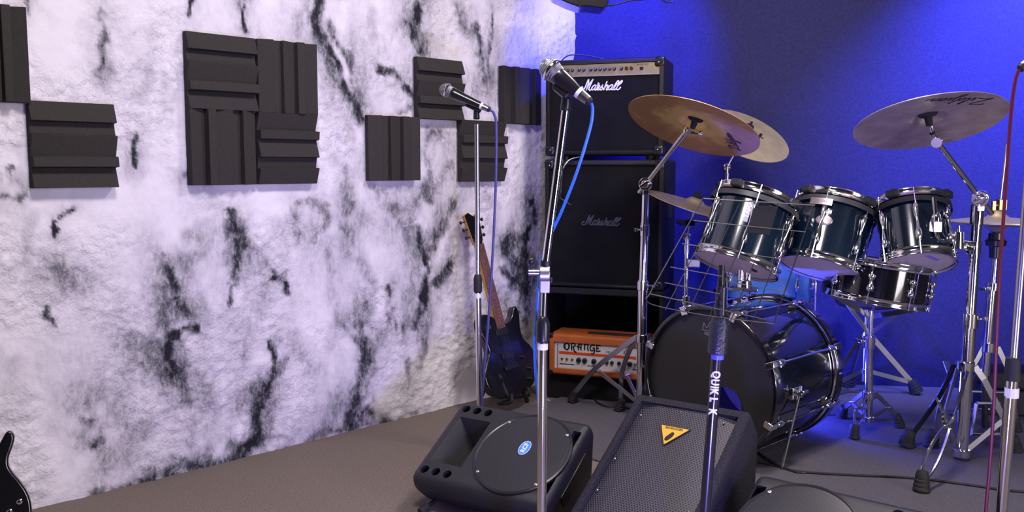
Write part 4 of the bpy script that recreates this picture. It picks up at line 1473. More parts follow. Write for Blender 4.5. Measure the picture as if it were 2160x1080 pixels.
# folded perforated grille: two side bends
g = MB()
xs = [(-Wd / 2 + .029, -.020), (-Wd / 2 + .085, -.007), (Wd / 2 - .105, -.007), (Wd / 2 - .029, -.020)]
y0, y1 = -Ln / 2 + .032, Ln / 2 - .032
vs = [V((x, y, z)) for x, z in xs for y in (y0, y1)]
g.add(vs, [(0, 1, 3, 2), (2, 3, 5, 4), (4, 5, 7, 6)])
part('grille', g, M_['perf'], t, M=BM, smooth=12, recalc=True)
for x, y in ((-.14, .2), (.12, .225), (-.145, .02), (-.145, -.1), (.14, .09), (-.02, .238), (.14, -.1), (-.14, -.2)):
    q = MB(); q.ball(BM @ V((x, y, -.010)), .0035, 8); part('screw', q, M_['steel'], t)
tM = BM @ Matrix.Translation((-.012, .142, -.006))
tri = [(-.046, .030), (.050, .030), (-.006, -.045)]
q = MB(); q.prism(tri, 0, .004, tM); bd = part('badge', q, M_['print_black'], t, 'yellow triangle badge')
q = MB(); q.prism([((x - 0) * .93, y * .93 + .0004) for x, y in tri], .0042, .0050, tM); part('badge_face', q, M_['yellow'], bd)
part('lettering', text_mesh('BEHRINGER', .0108, tM @ Matrix.Translation((.001, .0215, .0052)), .0003, .0002), M_['print_black'], bd)
q = MB(); q.prism(smooth_poly([(.002, .008), (.010, .002), (.006, -.014), (-.002, -.026), (-.010, -.026), (-.012, -.016), (-.006, -.004)], 5), .0051, .0056, tM); part('ear_print', q, M_['print_black'], bd)
# ================================================================== DRUM KIT
def lug_mesh(L, r, M):
    g = MB()
    g.lathe([(0, -.5 * L), (r * .7, -.48 * L), (r, -.40 * L), (r * .95, -.26 * L), (r * .5, -.10 * L), (r * .42, 0), (r * .5, .10 * L), (r * .95, .26 * L), (r, .40 * L), (r * .7, .48 * L), (0, .5 * L)], 12, M)
    return g


def drum(name, label, ctop, cbot, R, shell_m, nl=6, phase=0.0, hoop_h=.030, lug_L=None, lug_r=.011, head_bot='drum_head', rims=False, group=None, ring_m=None):
    ax = (cbot - ctop)
    L = ax.length
    ax.normalize()
    M = frame(cbot, -ax, (1, 0, 0))             # z up the drum from the bottom head
    t = thing(name, label, 'drum', cbot, group)
    g = MB(); g.lathe([(R - .006, .004), (R, .004), (R, L - .004), (R - .006, L - .004)], 56, M, closed=True); sh = part('shell', g, shell_m, t)
    Rh = R + .010
    for nm, z0, z1 in (('bottom_hoop', -.006, hoop_h - .006), ('top_hoop', L - hoop_h + .010, L + .010)):
        lip = z0 if nm[0] == 'b' else z1
        inn = z1 if nm[0] == 'b' else z0
        g = MB(); g.lathe([(Rh - .004, lip), (Rh + .001, lip - .000), (Rh + .0015, lip + (inn - lip) * .15), (Rh - .001, lip + (inn - lip) * .3), (Rh - .001, lip + (inn - lip) * .82), (Rh + .004, inn), (Rh - .003, inn), (Rh - .005, lip + (inn - lip) * .8)], 64, M, closed=True)
        part(nm, g, M_['chrome'], t, smooth=50)
    g = MB(); g.lathe([(0, -.0005), (R * .9, -.0005), (R + .003, .004)], 56); part('bottom_head', g, M_[head_bot], t, M=M, smooth=50)
    g = MB(); g.lathe([(0, L + .0005), (R * .9, L + .0005), (R + .003, L - .004)], 56); part('top_head', g, M_['drum_head'], t, M=M, smooth=50)
    LL = lug_L or L * .62
    for k in range(nl):
        a = phase + 2 * math.pi * k / nl
        d = V((math.cos(a), math.sin(a), 0))
        lm = M @ Matrix.Translation(d * (R + lug_r * .55) + V((0, 0, L / 2)))
        lg = part('lug', lug_mesh(LL, lug_r, lm), M_['chrome'], t, smooth=60)
        for z0, z1 in ((-.008, L / 2 - LL * .42), (L / 2 + LL * .42, L + .008)):
            g = MB(); g.cyl(M @ (d * (Rh + .003) + V((0, 0, z0))), M @ (d * (Rh + .003) + V((0, 0, z1))), .0028, .0028, 8)
            part('tension_rod', g, M_['chrome'], lg)
    if rims:
        z = L - hoop_h - .002
        g = MB(); g.lathe([(Rh + .003, z - .014), (Rh + .0055, z - .014), (Rh + .0055, z + .006), (Rh + .003, z + .006)], 56, M, closed=True); rm = part('suspension_ring', g, ring_m, t)
        for k in range(4):
            a = phase + .5 + 2 * math.pi * k / 4
            d = V((math.cos(a), math.sin(a), 0))
            g = MB(); g.box((0, 0, 0), (.014, .022, .014), M @ Matrix.Translation(d * (Rh + .004) + V((0, 0, L - .004))) @ Matrix.Rotation(a, 4, 'Z')); part('rubber_mount', g, M_['rubber'], rm, bevel=.005)
    return t, M, L, R, sh


def facing(M, x, y):
    """angle around drum axis that looks at the viewer, shifted sideways"""
    c = M.inverted() @ V((0, 0, CAM_H))
    return math.atan2(c.y, c.x)


# ---- bass drum
bc, fc = V((1.073, 3.640, .300)), V((.742, 3.320, .300))
ax = (fc - bc).normalized()
L = (fc - bc).length
BDM = frame(bc, ax, (0, 0, 1))                    # z toward the audience side
t = thing('bass_drum', 'large black bass drum with plain black front head', 'drum', V(((bc.x + fc.x) / 2, (bc.y + fc.y) / 2, RUG)))
R = .272
g = MB(); g.lathe([(R - .008, .012), (R, .012), (R, L - .012), (R - .008, L - .012)], 80, BDM, closed=True); part('shell', g, mat('bass_lacquer', (.002, .004, .008), .12, 0.0, coat=1.0), t)
for nm, z0 in (('rear_hoop', -.022), ('front_hoop', L - .016)):
    g = MB(); g.lathe([(R + .004, z0), (R + .019, z0), (R + .019, z0 + .038), (R + .004, z0 + .038)], 80, BDM, closed=True); hp = part(nm, g, M_['drum_black'], t, bevel=.003)
    zz = z0 + .038 if nm[0] == 'r' else z0 - .004
    g = MB(); g.torus(R + .006, .0055, BDM @ Matrix.Translation((0, 0, zz + (.006 if nm[0] == 'r' else .001))), 80, 8); part('metal_rim', g, M_['chrome'], hp)
# front head with a port hole low on the right
g = MB(); g.lathe([(0, L), (R * .93, L), (R + .004, L - .004)], 72); hd = part('front_head', g, M_['black_head'], t, 'dull black drum head', M=BDM, smooth=50)
ct = V((0, 0, 0))
pv = BDM.inverted() @ P(1545, 850, 3.30); pv.z = L
cut = MB(); cut.cyl((pv.x, pv.y, L - .03), (pv.x, pv.y, L + .03), .070, .070, 36)
cut.v = [BDM @ p for p in cut.v]
carve(hd, [cut])
g = MB(); g.torus(.071, .0035, BDM @ Matrix.Translation((pv.x, pv.y, L + .001)), 40, 8); part('port_ring', g, M_['smooth_plastic'], t)
g = MB(); g.lathe([(0, -.004), (R * .93, -.004), (R + .004, .002)], 72, BDM); part('rear_head', g, M_['drum_head'], t)
# crown mark at the top of the head
up = BDM.inverted().to_3x3() @ V((0, 0, 1)); up.z = 0; up.normalize()
side = V((up.y, -up.x, 0))
if (BDM.to_3x3() @ side).x < 0:
    side = -side
LMk = BDM @ Matrix((side, up, V((0, 0, 1)) if side.cross(up).z > 0 else V((0, 0, -1)))).transposed().to_4x4()
LMk = BDM @ (Matrix.Translation((0, 0, L + .0006)) @ Matrix((side, up, side.cross(up))).transposed().to_4x4())
cw = [[(-.036, .198), (-.030, .222)], [(-.030, .222), (-.016, .206), (0, .232), (.016, .206), (.030, .222)], [(.030, .222), (.036, .198)], [(-.036, .196), (.036, .196)]]
part('crown_print', pen(cw, LMk, .0022, 0, .0008), M_['silver_print'], hd if False else t, 'small silver crown mark')
part('crown_lettering', text_mesh('REMO', .020, LMk @ Matrix.Translation((0, .183, .0004)), .0003), M_['silver_print'], t)
# tension rods with claws
for k in range(8):
    a = 2 * math.pi * (k + .5) / 8
    d = V((math.cos(a), math.sin(a), 0))
    q = lambda z, r: BDM @ (d * r + V((0, 0, z)))
    g = MB(); g.cyl(q(.02, R + .022), q(L - .02, R + .022), .0042, .0042, 10); rd = part('tension_rod', g, M_['chrome'], t)
    for z in (.045, L - .045):
        g = MB(); g.ball(q(z, R + .020), .012, 12, (1, 1, 2.0), frame((0, 0, 0), ax)); g.box((0, 0, 0), (.012, .016, .010), frame(q(z, R + .006), ax, q(0, 1) - q(0, 0))); part('lug', g, M_['chrome'], rd, smooth=50)
    for z in (-.018, L + .018):
        g = MB(); s = 1 if z > 0 else -1
        g.box((0, 0, 0), (.016, .012, .005), frame(q(z + s * .004, R + .010), ax, q(0, 1) - q(0, 0))); g.box((0, 0, 0), (.004, .012, .024), frame(q(z - s * .014, R + .024), ax, q(0, 1) - q(0, 0))); part('claw', g, M_['chrome'], rd, bevel=.002)
# spurs
for sgn in (1, -1):
    ang = math.radians(0)
    hz = BDM.inverted().to_3x3() @ V((0.695, -.719, 0)); hz.normalize()
    d = (hz * sgn + up * -.05).normalized()
    base = BDM @ (d * (R + .004) + V((0, 0, L * .70)))
    if sgn > 0:
        foot = FL(1650, 990, RUG)
    else:
        foot = V((base.x - .13, base.y - .02, RUG))
    g = MB(); g.box((0, 0, 0), (.030, .022, .006), frame(base, BDM.to_3x3() @ d, ax)); g.cyl(base, base + (BDM.to_3x3() @ d) * .030, .015, .013, 14); sp = part('spur_bracket', g, M_['chrome'], t, bevel=.002)
    st = base + (BDM.to_3x3() @ d) * .022
    g = MB(); g.cyl(st + V((0, 0, .03)), foot + V((0, 0, .012)), .0055, .0055, 12); g.cyl(foot + V((0, 0, .012)), foot, .0055, .001, 10); part('spur', g, M_['steel'], sp)
    g = MB(); g.box((0, 0, 0), (.020, .006, .009), frame(st + (BDM.to_3x3() @ d) * .012 + V((0, 0, .012)), BDM.to_3x3() @ d, ax)); part('wing_screw', g, M_['chrome'], sp, bevel=.003)
# rear pedal-side feet not visible
# ---- double tom holder on the bass drum
pb = P(1570, 606, 3.47)
t = thing('tom_holder', 'chrome twin tube tom holder rising from the bass drum', 'drum hardware', pb)
g = MB(); g.box((0, 0, 0), (.055, .035, .006), frame(pb + V((0, 0, -.006)), (0, 0, 1), (1, -.4, 0))); g.cyl(pb, pb + V((0, 0, .028)), .030, .026, 20); part('base_plate', g, M_['chrome'], t, bevel=.002)
for dx in (-.014, .016):
    g = MB(); g.cyl(pb + V((dx, 0, .01)), pb + V((dx, 0, .30)), .0115, .0115, 16); part('post', g, M_['chrome'], t)
g = MB(); g.box(pb + V((0, 0, .265)), (.044, .020, .022)); g.cyl(pb + V((.048, 0, .262)), pb + V((.085, 0, .262)), .006, .006, 10); part('clamp_block', g, M_['chrome'], t, bevel=.004)
g = MB(); g.box(pb + V((0, 0, .31)), (.030, .018, .014)); part('top_clamp', g, M_['chrome'], t, bevel=.004)
for sx, p1 in ((-1, P(1605, 470, 3.46)), (1, P(1648, 455, 3.47))):
    g = MB(); g.tube(cr([pb + V((.014 * sx, 0, .30)), pb + V((.03 * sx + .03, 0, .34)), p1], 5), .0075, 10); part('l_arm', g, M_['chrome'], t)
g = MB(); p1 = P(1640, 470, 3.43); g.box(p1, (.022, .016, .045)); g.cyl(p1 + V((.012, 0, .04)), p1 + V((.020, 0, .10)), .0065, .0055, 10); g.ball(p1 + V((-.03, -.004, -.03)), .020, 12); g.cyl(p1 + V((-.03, -.01, -.03)), p1 + V((-.04, -.01, -.10)), .012, .008, 12); part('tom_bracket', g, M_['chrome'], t, bevel=.004)

# ---- toms
DS = mat('ring_steel', (.07, .07, .075), .45, .6)
def place_tom(name, label, px, py, dx, dy, tow, Y, R, depth, ph, **kw):
    n = screen_axis(px, py, dx, dy, tow)
    cb = P(px, py, Y)
    return drum(name, label, cb - n * depth, cb, R, M_['drum_lacquer'], phase=ph, rims=True, group='rack toms of the drum kit', **kw)


t1, TM1, L1, R1, s1 = place_tom('tom_drum', 'left rack tom with white sticker behind the wire music desk', 1551, 560, -.31, .95, .21, 3.42, .155, .275, .35, ring_m=DS)
t2, TM2, L2, R2, s2 = place_tom('tom_drum', 'middle rack tom with oval badge and green sticker', 1730, 567, -.25, .97, .27, 3.47, .147, .272, .0, ring_m=DS)
t3, TM3, L3, R3, s3 = place_tom('tom_drum', 'right rack tom with taped bottom head clamped to the cymbal stand', 1937, 557, .12, 1.0, .33, 3.33, .124, .245, .2, ring_m=M_['rubber'])


def on_shell(M, R, L, px, py):
    """angle and height on a drum shell where the pixel ray meets it"""
    Mi = M.inverted()
    o = Mi @ V((0, 0, CAM_H)); r = Mi.to_3x3() @ ray(px, py)
    a = r.x ** 2 + r.y ** 2; b = 2 * (o.x * r.x + o.y * r.y); c = o.x ** 2 + o.y ** 2 - R * R
    k = (-b - math.sqrt(max(0, b * b - 4 * a * c))) / (2 * a)
    p = o + r * k
    return math.atan2(p.y, p.x), p.z


def wrap(M, R, a0, z0, mb, off=.0005):
    mb = sliced(mb, 0, .004)
    return bend(M, R, a0, z0, mb, off)


def bend(M, R, a0, z0, mb, off=.0005):
    """bend a flat local mesh (x along the circumference, y up, z out) round the shell"""
    for p in mb.v:
        a = a0 + p.x / R
        q = M @ V(((R + off + p.z) * math.cos(a), (R + off + p.z) * math.sin(a), z0 + p.y))
        p.x, p.y, p.z = q
    return mb


def grid_poly(w, h, n=10):
    g = MB()
    for i in range(n):
        x0, x1 = -w / 2 + w * i / n, -w / 2 + w * (i + 1) / n
        g.add([V((x0, -h / 2, 0)), V((x1, -h / 2, 0)), V((x1, h / 2, 0)), V((x0, h / 2, 0)), V((x0, -h / 2, .0006)), V((x1, -h / 2, .0006)), V((x1, h / 2, .0006)), V((x0, h / 2, .0006))], [(0, 1, 2, 3), (4, 5, 6, 7), (0, 1, 5, 4), (2, 3, 7, 6)])
    return g


a, z = on_shell(TM2, R2, L2, 1738, 464)
g = MB(); g.lathe([(0, .0022), (.028, .0018), (.032, 0)], 28, Matrix.Diagonal((1, .62, 1, 1))); part('badge', wrap(TM2, R2, a, z, g), M_['badge_grey'], t2, 'oval silver badge')
g = MB(); g.torus(.006, .0012, Matrix.Translation((0, 0, .002)), 16, 6); part('badge_grommet', wrap(TM2, R2, a, z, g), M_['brass'], t2)
a, z = on_shell(TM2, R2, L2, 1744, 446)
part('sticker', wrap(TM2, R2, a, z, grid_poly(.036, .014)), M_['print_white'], t2, 'white and green sticker')
part('sticker_print', wrap(TM2, R2, a, z, text_mesh('NS', .014, Matrix.Translation((-.006, 0, .0009)), .0003, .0012)), M_['green_print'], t2)
a, z = on_shell(TM1, R1, L1, 1578, 445)
part('sticker', wrap(TM1, R1, a, z, grid_poly(.018, .085, 4)), mat('sticker_grey', (.35, .34, .40), .4), t1, 'pale upright sticker')
part('sticker_print', wrap(TM1, R1, a, z, text_mesh('TAMA', .024, Matrix.Rotation(math.radians(90), 4, 'Z') @ Matrix.Translation((.005, 0, .001)), .0003, .0008)), M_['print_white'], t1)
a, z = on_shell(TM2, R2 + .018, L2, 1732, 424)
g = grid_poly(.085, .026, 12)
part('name_plate', wrap(TM2, R2 + .018, a, z, g, .0008), M_['dull_steel'], t2, 'steel mount plate with red print')
part('plate_print', wrap(TM2, R2 + .018, a, z, text_mesh('Star-Cast', .013, Matrix.Translation((0, .002, .001)), .0003), .0012), mat('plate_red', (.5, .12, .16), .5), t2)
# marks on the bottom heads
Mb3 = TM3 @ Matrix.Rotation(math.pi, 4, 'X')


def head_local(M, px, py):
    Mi = M.inverted(); o = Mi @ V((0, 0, CAM_H)); r = Mi.to_3x3() @ ray(px, py); k = -o.z / r.z
    p = o + r * k
    return p.x, p.y


def head_patch(t, M, pix, m, name):
    pts = [head_local(M, *q) for q in pix]
    g = MB(); g.prism(pts, -.0016, -.0008, M); part(name, g, m, t)


head_patch(t3, TM3, [(1950, 538.5), (1962, 538), (1984, 547.5), (1974, 549.5)], M_['tape_blue'], 'tape_strip')
head_patch(t3, TM3, [(1888, 564), (1902, 562), (1955, 564), (1950, 566), (1900, 566.5)], M_['tape_blue'], 'tape_strip')
el = [(1898 + 16 * math.cos(k * .3), 553.5 + 5.2 * math.sin(k * .3)) for k in range(21)]
g = MB(); g.tube([TM3 @ V((*head_local(TM3, *q), -.0012)) for q in el], .0009, 5, closed=True); g.tube([TM3 @ V((*head_local(TM3, 1894, 557), -.0012)), TM3 @ V((*head_local(TM3, 1901, 551), -.0012))], .0014, 5); part('head_mark', g, mat('head_print', (.35, .24, .30), .5), t3)
head_patch(t1, TM1, [(1583, 564.5), (1588, 566), (1597, 570), (1598, 574), (1590, 573), (1586, 570)], M_['print_black'], 'tape_patch')

# ---- snare drum on its basket
n = screen_axis(1846, 632, -.19, .98, -.07)
cb = P(1846, 632, 3.52)
ts, TS, LS, RS, _ = drum('snare_drum', 'black snare drum tilted on a basket stand below the right tom', cb - n * .150, cb, .185, M_['drum_black'], nl=8, phase=.25, lug_L=.070, lug_r=.014, hoop_h=.026)

# ---- floor tom behind
fct = V((P(1622, 560, 4.05).x, 4.05, .74))
tf, TF, LF, RF, _ = drum('floor_tom', 'floor tom glowing blue in the light behind the bass drum', fct, fct + V((.0, 0, -.235)), .190, mat('floor_tom_blue_glow', (.10, .30, .70), .35, .0, coat=.6), nl=6, phase=.9, lug_L=.11)  # the lamp's blue glow is put into this shell colour
for k in range(3):
    a = math.radians(-40 + 120 * k)
    p = V((fct.x + (RF + .028) * math.cos(a), fct.y + (RF + .028) * math.sin(a), 0))
    g = MB(); g.cyl(V((p.x, p.y, .03)), V((p.x, p.y, .70)), .0055, .0055, 10); lg = part('leg', g, M_['chrome'], tf)
    g = MB(); g.lathe([(0, RUG), (.014, RUG), (.013, .025), (.008, .045), (0, .047)], 14, Matrix.Translation((p.x, p.y, 0))); part('rubber_foot', g, M_['rubber'], lg)
    g = MB(); g.box((0, 0, 0), (.014, .018, .028), Matrix.Translation((fct.x + (RF + .014) * math.cos(a), fct.y + (RF + .014) * math.sin(a), .60)) @ Matrix.Rotation(a, 4, 'Z')); part('leg_bracket', g, M_['chrome'], tf, bevel=.004)

# ================================================================== STANDS
def rubber_foot(parent, p, d, r=.024, h=.055):
    """ribbed rubber shoe standing on the floor at p, leaning along d"""
    g = MB()
    prof = [(0, 0), (r, 0), (r * 1.0, h * .12), (r * .93, h * .16), (r * .95, h * .30), (r * .86, h * .34), (r * .88, h * .5), (r * .78, h * .54), (r * .8, h * .7), (r * .62, h * .95), (0, h)]
    g.lathe(prof, 18, frame(p, (V((0, 0, 1)) * .8 + d * .35), (1, 0, 0)))
    low = min(v.z for v in g.v)
    for v in g.v:
        v.z += RUG - low
    return part('rubber_foot', g, M_['rubber'], parent)


def flat_leg(t, hub, foot, low, w=.016, th=.005, m='steel', bow=.03):
    """strip leg from hub collar to foot, braced to the low joint"""
    d = V((hub.x - foot.x, hub.y - foot.y, 0)).normalized()
    side = V((-d.y, d.x, 0))
    knee = hub * .45 + foot * .55 - d * bow + V((0, 0, bow * .6))
    tip = foot + V((0, 0, .045)) + d * .012
    pts = cr([hub, hub * .8 + foot * .2 - d * bow * .8, knee, tip], 4)
    g = MB()
    for a, b in zip(pts, pts[1:]):
        g.bar(a, b, w, th, (0, 0, 1))
    lg = part('leg', g, M_[m], t)
    mid = hub * .42 + (foot + V((0, 0, .04))) * .58
    g = MB(); g.bar(low, mid, w * .8, th * .8, (0, 0, 1)); part('brace', g, M_[m], lg)
    g = MB(); g.cyl(mid - side * w * .7, mid + side * w * .7, .006, .006, 10); part('rivet', g, M_['chrome'], lg)
    rubber_foot(lg, V((foot.x, foot.y, RUG)), d)
    return lg


def collar(t, name, p, d, r, h, wing=None):
    d = V(d).normalized()
    g = MB(); g.cyl(p - d * h / 2, p + d * h / 2, r, r, 18)
    c = part(name, g, M_['chrome'], t, bevel=.002)
    if wing is not None:
        w = V(wing).normalized()
        g = MB(); g.cyl(p, p + w * (r + .022), .005, .005, 8); e = p + w * (r + .024)
        g.box((0, 0, 0), (.006, .020, .008), frame(e, d, w)); part('wing_screw', g, M_['chrome'], c, bevel=.003)
    return c


def tilter(t, p, r=.024, ydir=(0, 1, 0)):
    y = V(ydir).normalized()
    g = MB(); g.cyl(p - y * .020, p + y * .020, r, r, 22); g.box(p + V((0, 0, -.026)), (.013, .014, .022)); c = part('tilter', g, M_['chrome'], t, bevel=.003)
    g = MB(); g.cyl(p - y * .020, p - y * .034, r * .7, r * .5, 16); e = p - y * .036
    g.box((0, 0, 0), (.024, .007, .004), frame(e, y, (1, 0, .6))); part('wing_nut', g, M_['chrome'], c, bevel=.003)
    return c


# ================================================================== CYMBALS
def cym_z(r, R):
    z = -.075 * R * (r / R) ** 1.7
    b = .19 * R
    if r < b * 1.25:
        u = r / (b * 1.25)
        z += .12 * R * (1 - u * u) ** 1.5 * (1 + .7 * u * u)
    return z


def cymbal(name, label, px, py, Y, R, dx, dy, tow, m, under=True, text=None, group='crash and ride cymbals'):
    """(dx,dy,tow): the underside (or top) normal as seen in the picture"""
    n = screen_axis(px, py, dx, dy, tow)
    upv = -n if under else n
    c = P(px, py, Y)
    M = frame(c, upv, (1, 0, 0))
    t = thing(name, label, 'cymbal', c, group)
    rs = [.012] + [R * k / 26 for k in range(2, 27)]
    th = .0012
    prof = [(r, cym_z(r, R) + th) for r in rs] + [(r, cym_z(r, R) - th) for r in reversed(rs)]
    g = MB(); g.lathe(prof, 72, closed=True)
    plate = part('plate', g, m, t, M=M, smooth=45)
    g = MB(); g.lathe([(0, .0), (.020, .0), (.020, .010), (.008, .014), (.005, .030), (0, .030)], 16, M @ Matrix.Translation((0, 0, cym_z(0, R) + .002))); part('felt', g, M_['felt'], t)
    g = MB(); zz = cym_z(.03, R) - .003; g.lathe([(0, zz), (.033, zz), (.031, zz - .010), (.014, zz - .018), (.011, zz - .05), (0, zz - .05)], 22, M); part('felt_bell_shade', g, M_['felt'], t)  # felt washer, oversized in black to stand for shade inside the bell
    if text:
        rad, rot, wid, pen_w = text
        # plane coordinates as the viewer sees them
        rt = (CAM_R - upv * CAM_R.dot(upv)).normalized()
        fw = n if under else upv
        u2 = (n if True else upv).cross(rt)
        if u2.dot(CAM_U) < 0:
            u2 = -u2
        cosr, sinr = math.cos(rot), math.sin(rot)
        tx = rt * cosr + u2 * sinr
        ty = -rt * sinr + u2 * cosr
        off = rt * rad[0] + u2 * rad[1]
        zm = zildjian(Matrix.Identity(4), wid, pen_w)
        Mi = M.inverted().to_3x3()
        mb = MB(); mb.f = zm.f
        for p in zm.v:
            q = Mi @ (off + tx * p.x + ty * p.y)
            r = math.hypot(q.x, q.y)
            sgn = -1 if under else 1
            mb.v.append(V((q.x, q.y, cym_z(r, R) + sgn * (th + .0006) + (p.z * .5))))
        part('brand_script', mb, M_['print_black'], plate, 'black script lettering') if False else part('brand_script', mb, M_['print_black'], t, 'black script lettering', M=M)
    return t, M, c, upv


c1, CM1, cc1, cu1 = cymbal('crash_cymbal', 'copper coloured cymbal tilted before the combo amplifier', 1465, 258, 3.72, .276, -.32, .95, .355, M_['cym_copper'], True, ((.175, -.035), math.radians(122), .15, .0055))
c2, CM2, cc2, cu2 = cymbal('crash_cymbal', 'pale cymbal half hidden behind the copper coloured cymbal', 1575, 279, 4.18, .213, .45, -.89, .42, M_['cym_pale'], False, ((.06, -.01), math.radians(60), .085, .004))
c3, CM3, cc3, cu3 = cymbal('crash_cymbal', 'small pale cymbal seen edge on left of the rack toms', 1466, 428, 3.90, .211, .33, -.94, .10, M_['cym_pale'], False, None)
c4, CM4, cc4, cu4 = cymbal('crash_cymbal', 'large dull cymbal tilted against the bright blue wall', 1958, 248, 3.20, .252, .155, .988, .35, M_['cym_grey'], True, ((.02, .175), math.radians(178), .215, .006))

# ---- left boom stand (copper cymbal)
yb = 3.88
bx = P(1352, 830, yb).x
base = V((bx, yb, RUG))
t = thing('cymbal_stand', 'chrome boom cymbal stand left of the bass drum', 'cymbal stand', base)
g = MB(); g.cyl(V((bx, yb, .05)), P(1356, 590, yb), .0215, .0215, 20); part('lower_tube', g, M_['chrome'], t)
g = MB(); g.cyl(P(1356, 600, yb), P(1360, 470, yb), .0180, .0180, 18); part('middle_tube', g, M_['chrome'], t)
g = MB(); g.cyl(P(1360, 480, yb), P(1362, 405, yb), .0160, .0160, 18); part('upper_tube', g, M_['chrome'], t)
collar(t, 'height_clamp', P(1356, 602, yb), (0, 0, 1), .026, .040, (.9, -.3, 0))
collar(t, 'height_clamp', P(1360, 486, yb), (0, 0, 1), .021, .05, (-1, -.2, .1))
piv = P(1362, 388, yb - .01)
tilter(t, piv, .028, (.3, 1, 0))
endp = cc1 - cu1 * .040
joint = P(1448, 276, 3.75)
g = MB(); g.cyl(piv - (joint - piv).normalized() * .05, joint, .0098, .0098, 14); part('boom_arm', g, M_['chrome'], t)
g = MB(); g.ball(joint, .017, 14); g.cyl(joint, joint + (endp - joint) * .6, .011, .009, 12); g.cyl(joint + V((.0, -.01, -.005)), joint + V((.055, -.02, -.012)), .006, .006, 8); g.ball(joint + V((.055, -.02, -.012)), .012, 10); part('cymbal_tilter', g, M_['chrome'], t)
g = MB(); g.cyl(joint + (endp - joint) * .5, cc1 + cu1 * .055, .0042, .0042, 10); part('cymbal_rod', g, M_['chrome'], t)
hubp = P(1354, 713, yb); lowp2 = V((bx, yb, .065))
collar(t, 'leg_hub', hubp, (0, 0, 1), .029, .036)
for f in (FL(1207, 849, RUG), FL(1305, 856, RUG) + V((-.01, -.09, 0)), V((bx + .26, yb - .03, RUG))):
    flat_leg(t, hubp + (V((f.x, f.y, hubp.z)) - hubp).normalized() * .03, f, lowp2, .022, .006)
collar(t, 'low_joint', lowp2, (0, 0, 1), .026, .03)

# ---- straight stand for the pale cymbal
def straight_stand(label, cpt, upv, px_list, yb, feet_r=.26, rot0=.3):
    """vertical tube stand under a cymbal centre"""
    x0 = P(px_list[0][0], px_list[0][1], yb).x
    base = V((x0, yb, RUG))
    t = thing('cymbal_stand', label, 'cymbal stand', base)
    j = P(px_list[0][0], px_list[0][1], yb)
    g = MB(); g.cyl(V((x0, yb, .06)), V((x0, yb, .52)), .0135, .0135, 16); part('lower_tube', g, M_['chrome'], t)
    g = MB(); g.cyl(V((x0, yb, .50)), j, .0095, .0095, 14); part('upper_tube', g, M_['chrome'], t)
    g = MB(); g.torus(.014, .005, frame(j, (0, 1, 0)), 18, 8); g.cyl(j + V((0, 0, -.03)), j + V((0, 0, -.075)), .0125, .0125, 14); part('tilter', g, M_['chrome'], t)
    g = MB(); g.cyl(j, cpt + upv * .05, .0042, .0042, 10); part('cymbal_rod', g, M_['chrome'], t)
    hub, low = V((x0, yb, .30)), V((x0, yb, .07))
    collar(t, 'leg_hub', hub, (0, 0, 1), .021, .03)
    collar(t, 'low_joint', low, (0, 0, 1), .019, .025)
    collar(t, 'height_clamp', V((x0, yb, .52)), (0, 0, 1), .019, .04, (-1, -.4, 0))
    for k in range(3):
        a = rot0 + 2 * math.pi * k / 3
        f = V((x0 + feet_r * math.cos(a), yb + feet_r * math.sin(a), RUG))
        flat_leg(t, hub + V((math.cos(a), math.sin(a), 0)) * .02, f, low)
    return t


straight_stand('chrome stand under the pale cymbal behind the left rack tom', cc2, cu2, [(1534, 352)], 4.27, .17)
t = straight_stand('dark chrome stand under the small edge on cymbal', cc3, cu3, [(1449, 500)], 3.95, .15, .9)
g = MB(); p = P(1449, 470, 3.93); g.box(p, (.030, .02, .012)); g.cyl(p + V((-.045, 0, .005)), p + V((.045, 0, .005)), .009, .009, 10); part('clamp_bar', g, M_['black_metal'], t)
g = MB(); p = P(1462, 555, 3.93); g.box(p, (.028, .018, .018)); part('mount_block', g, M_['dull_steel'], t, bevel=.004)

# ---- right boom stand (dull cymbal and right tom)
yb = 3.30
t = thing('cymbal_stand', 'heavy chrome boom cymbal stand at the right with wire legs', 'cymbal stand', V((P(2028, 960, yb).x, yb, RUG)))
T = lambda x, y, d=0.0: P(x, y, yb + d)
g = MB(); g.cyl(T(2027, 962), T(2046, 668), .0232, .0232, 22); part('lower_tube', g, M_['chrome'], t)
g = MB(); g.cyl(T(2046, 680), T(2062, 440), .0178, .0178, 20); part('upper_tube', g, M_['chrome'], t)
axd = (T(2062, 440) - T(2046, 680)).normalized()
collar(t, 'height_clamp', T(2047, 676), axd, .027, .055, (1, -.2, .2))
collar(t, 'tilter_socket', T(2061, 452), axd, .023, .075)
collar(t, 'tom_clamp', T(2054, 522), axd, .025, .050, (-.7, -.7, 0))
piv = T(2067, 418, -.01)
tilter(t, piv, .030, (.45, 1, .2))
joint = P(1976, 298, 3.21)
bdir = (joint - piv).normalized()
g = MB(); g.cyl(piv - bdir * .085, joint, .0098, .0098, 14); part('boom_arm', g, M_['chrome'], t)
endp = cc4 - cu4 * .045
g = MB(); g.ball(joint, .019, 14); g.cyl(joint + V((-.010, -.020, -.006)), joint + V((.010, .020, .006)), .018, .018, 18); g.cyl(joint, joint + (endp - joint) * .7, .012, .010, 12); g.cyl(joint, joint + V((.05, -.01, .012)), .005, .005, 8); part('cymbal_tilter', g, M_['chrome'], t, smooth=50)
g = MB(); g.cyl(joint + (endp - joint) * .55, cc4 + cu4 * .045, .0055, .0055, 10); part('cymbal_rod', g, M_['chrome'], t)
hub = T(2036, 772)
collar(t, 'leg_hub', hub, axd, .032, .036)
collar(t, 'low_joint', T(2028, 955), axd, .030, .028)
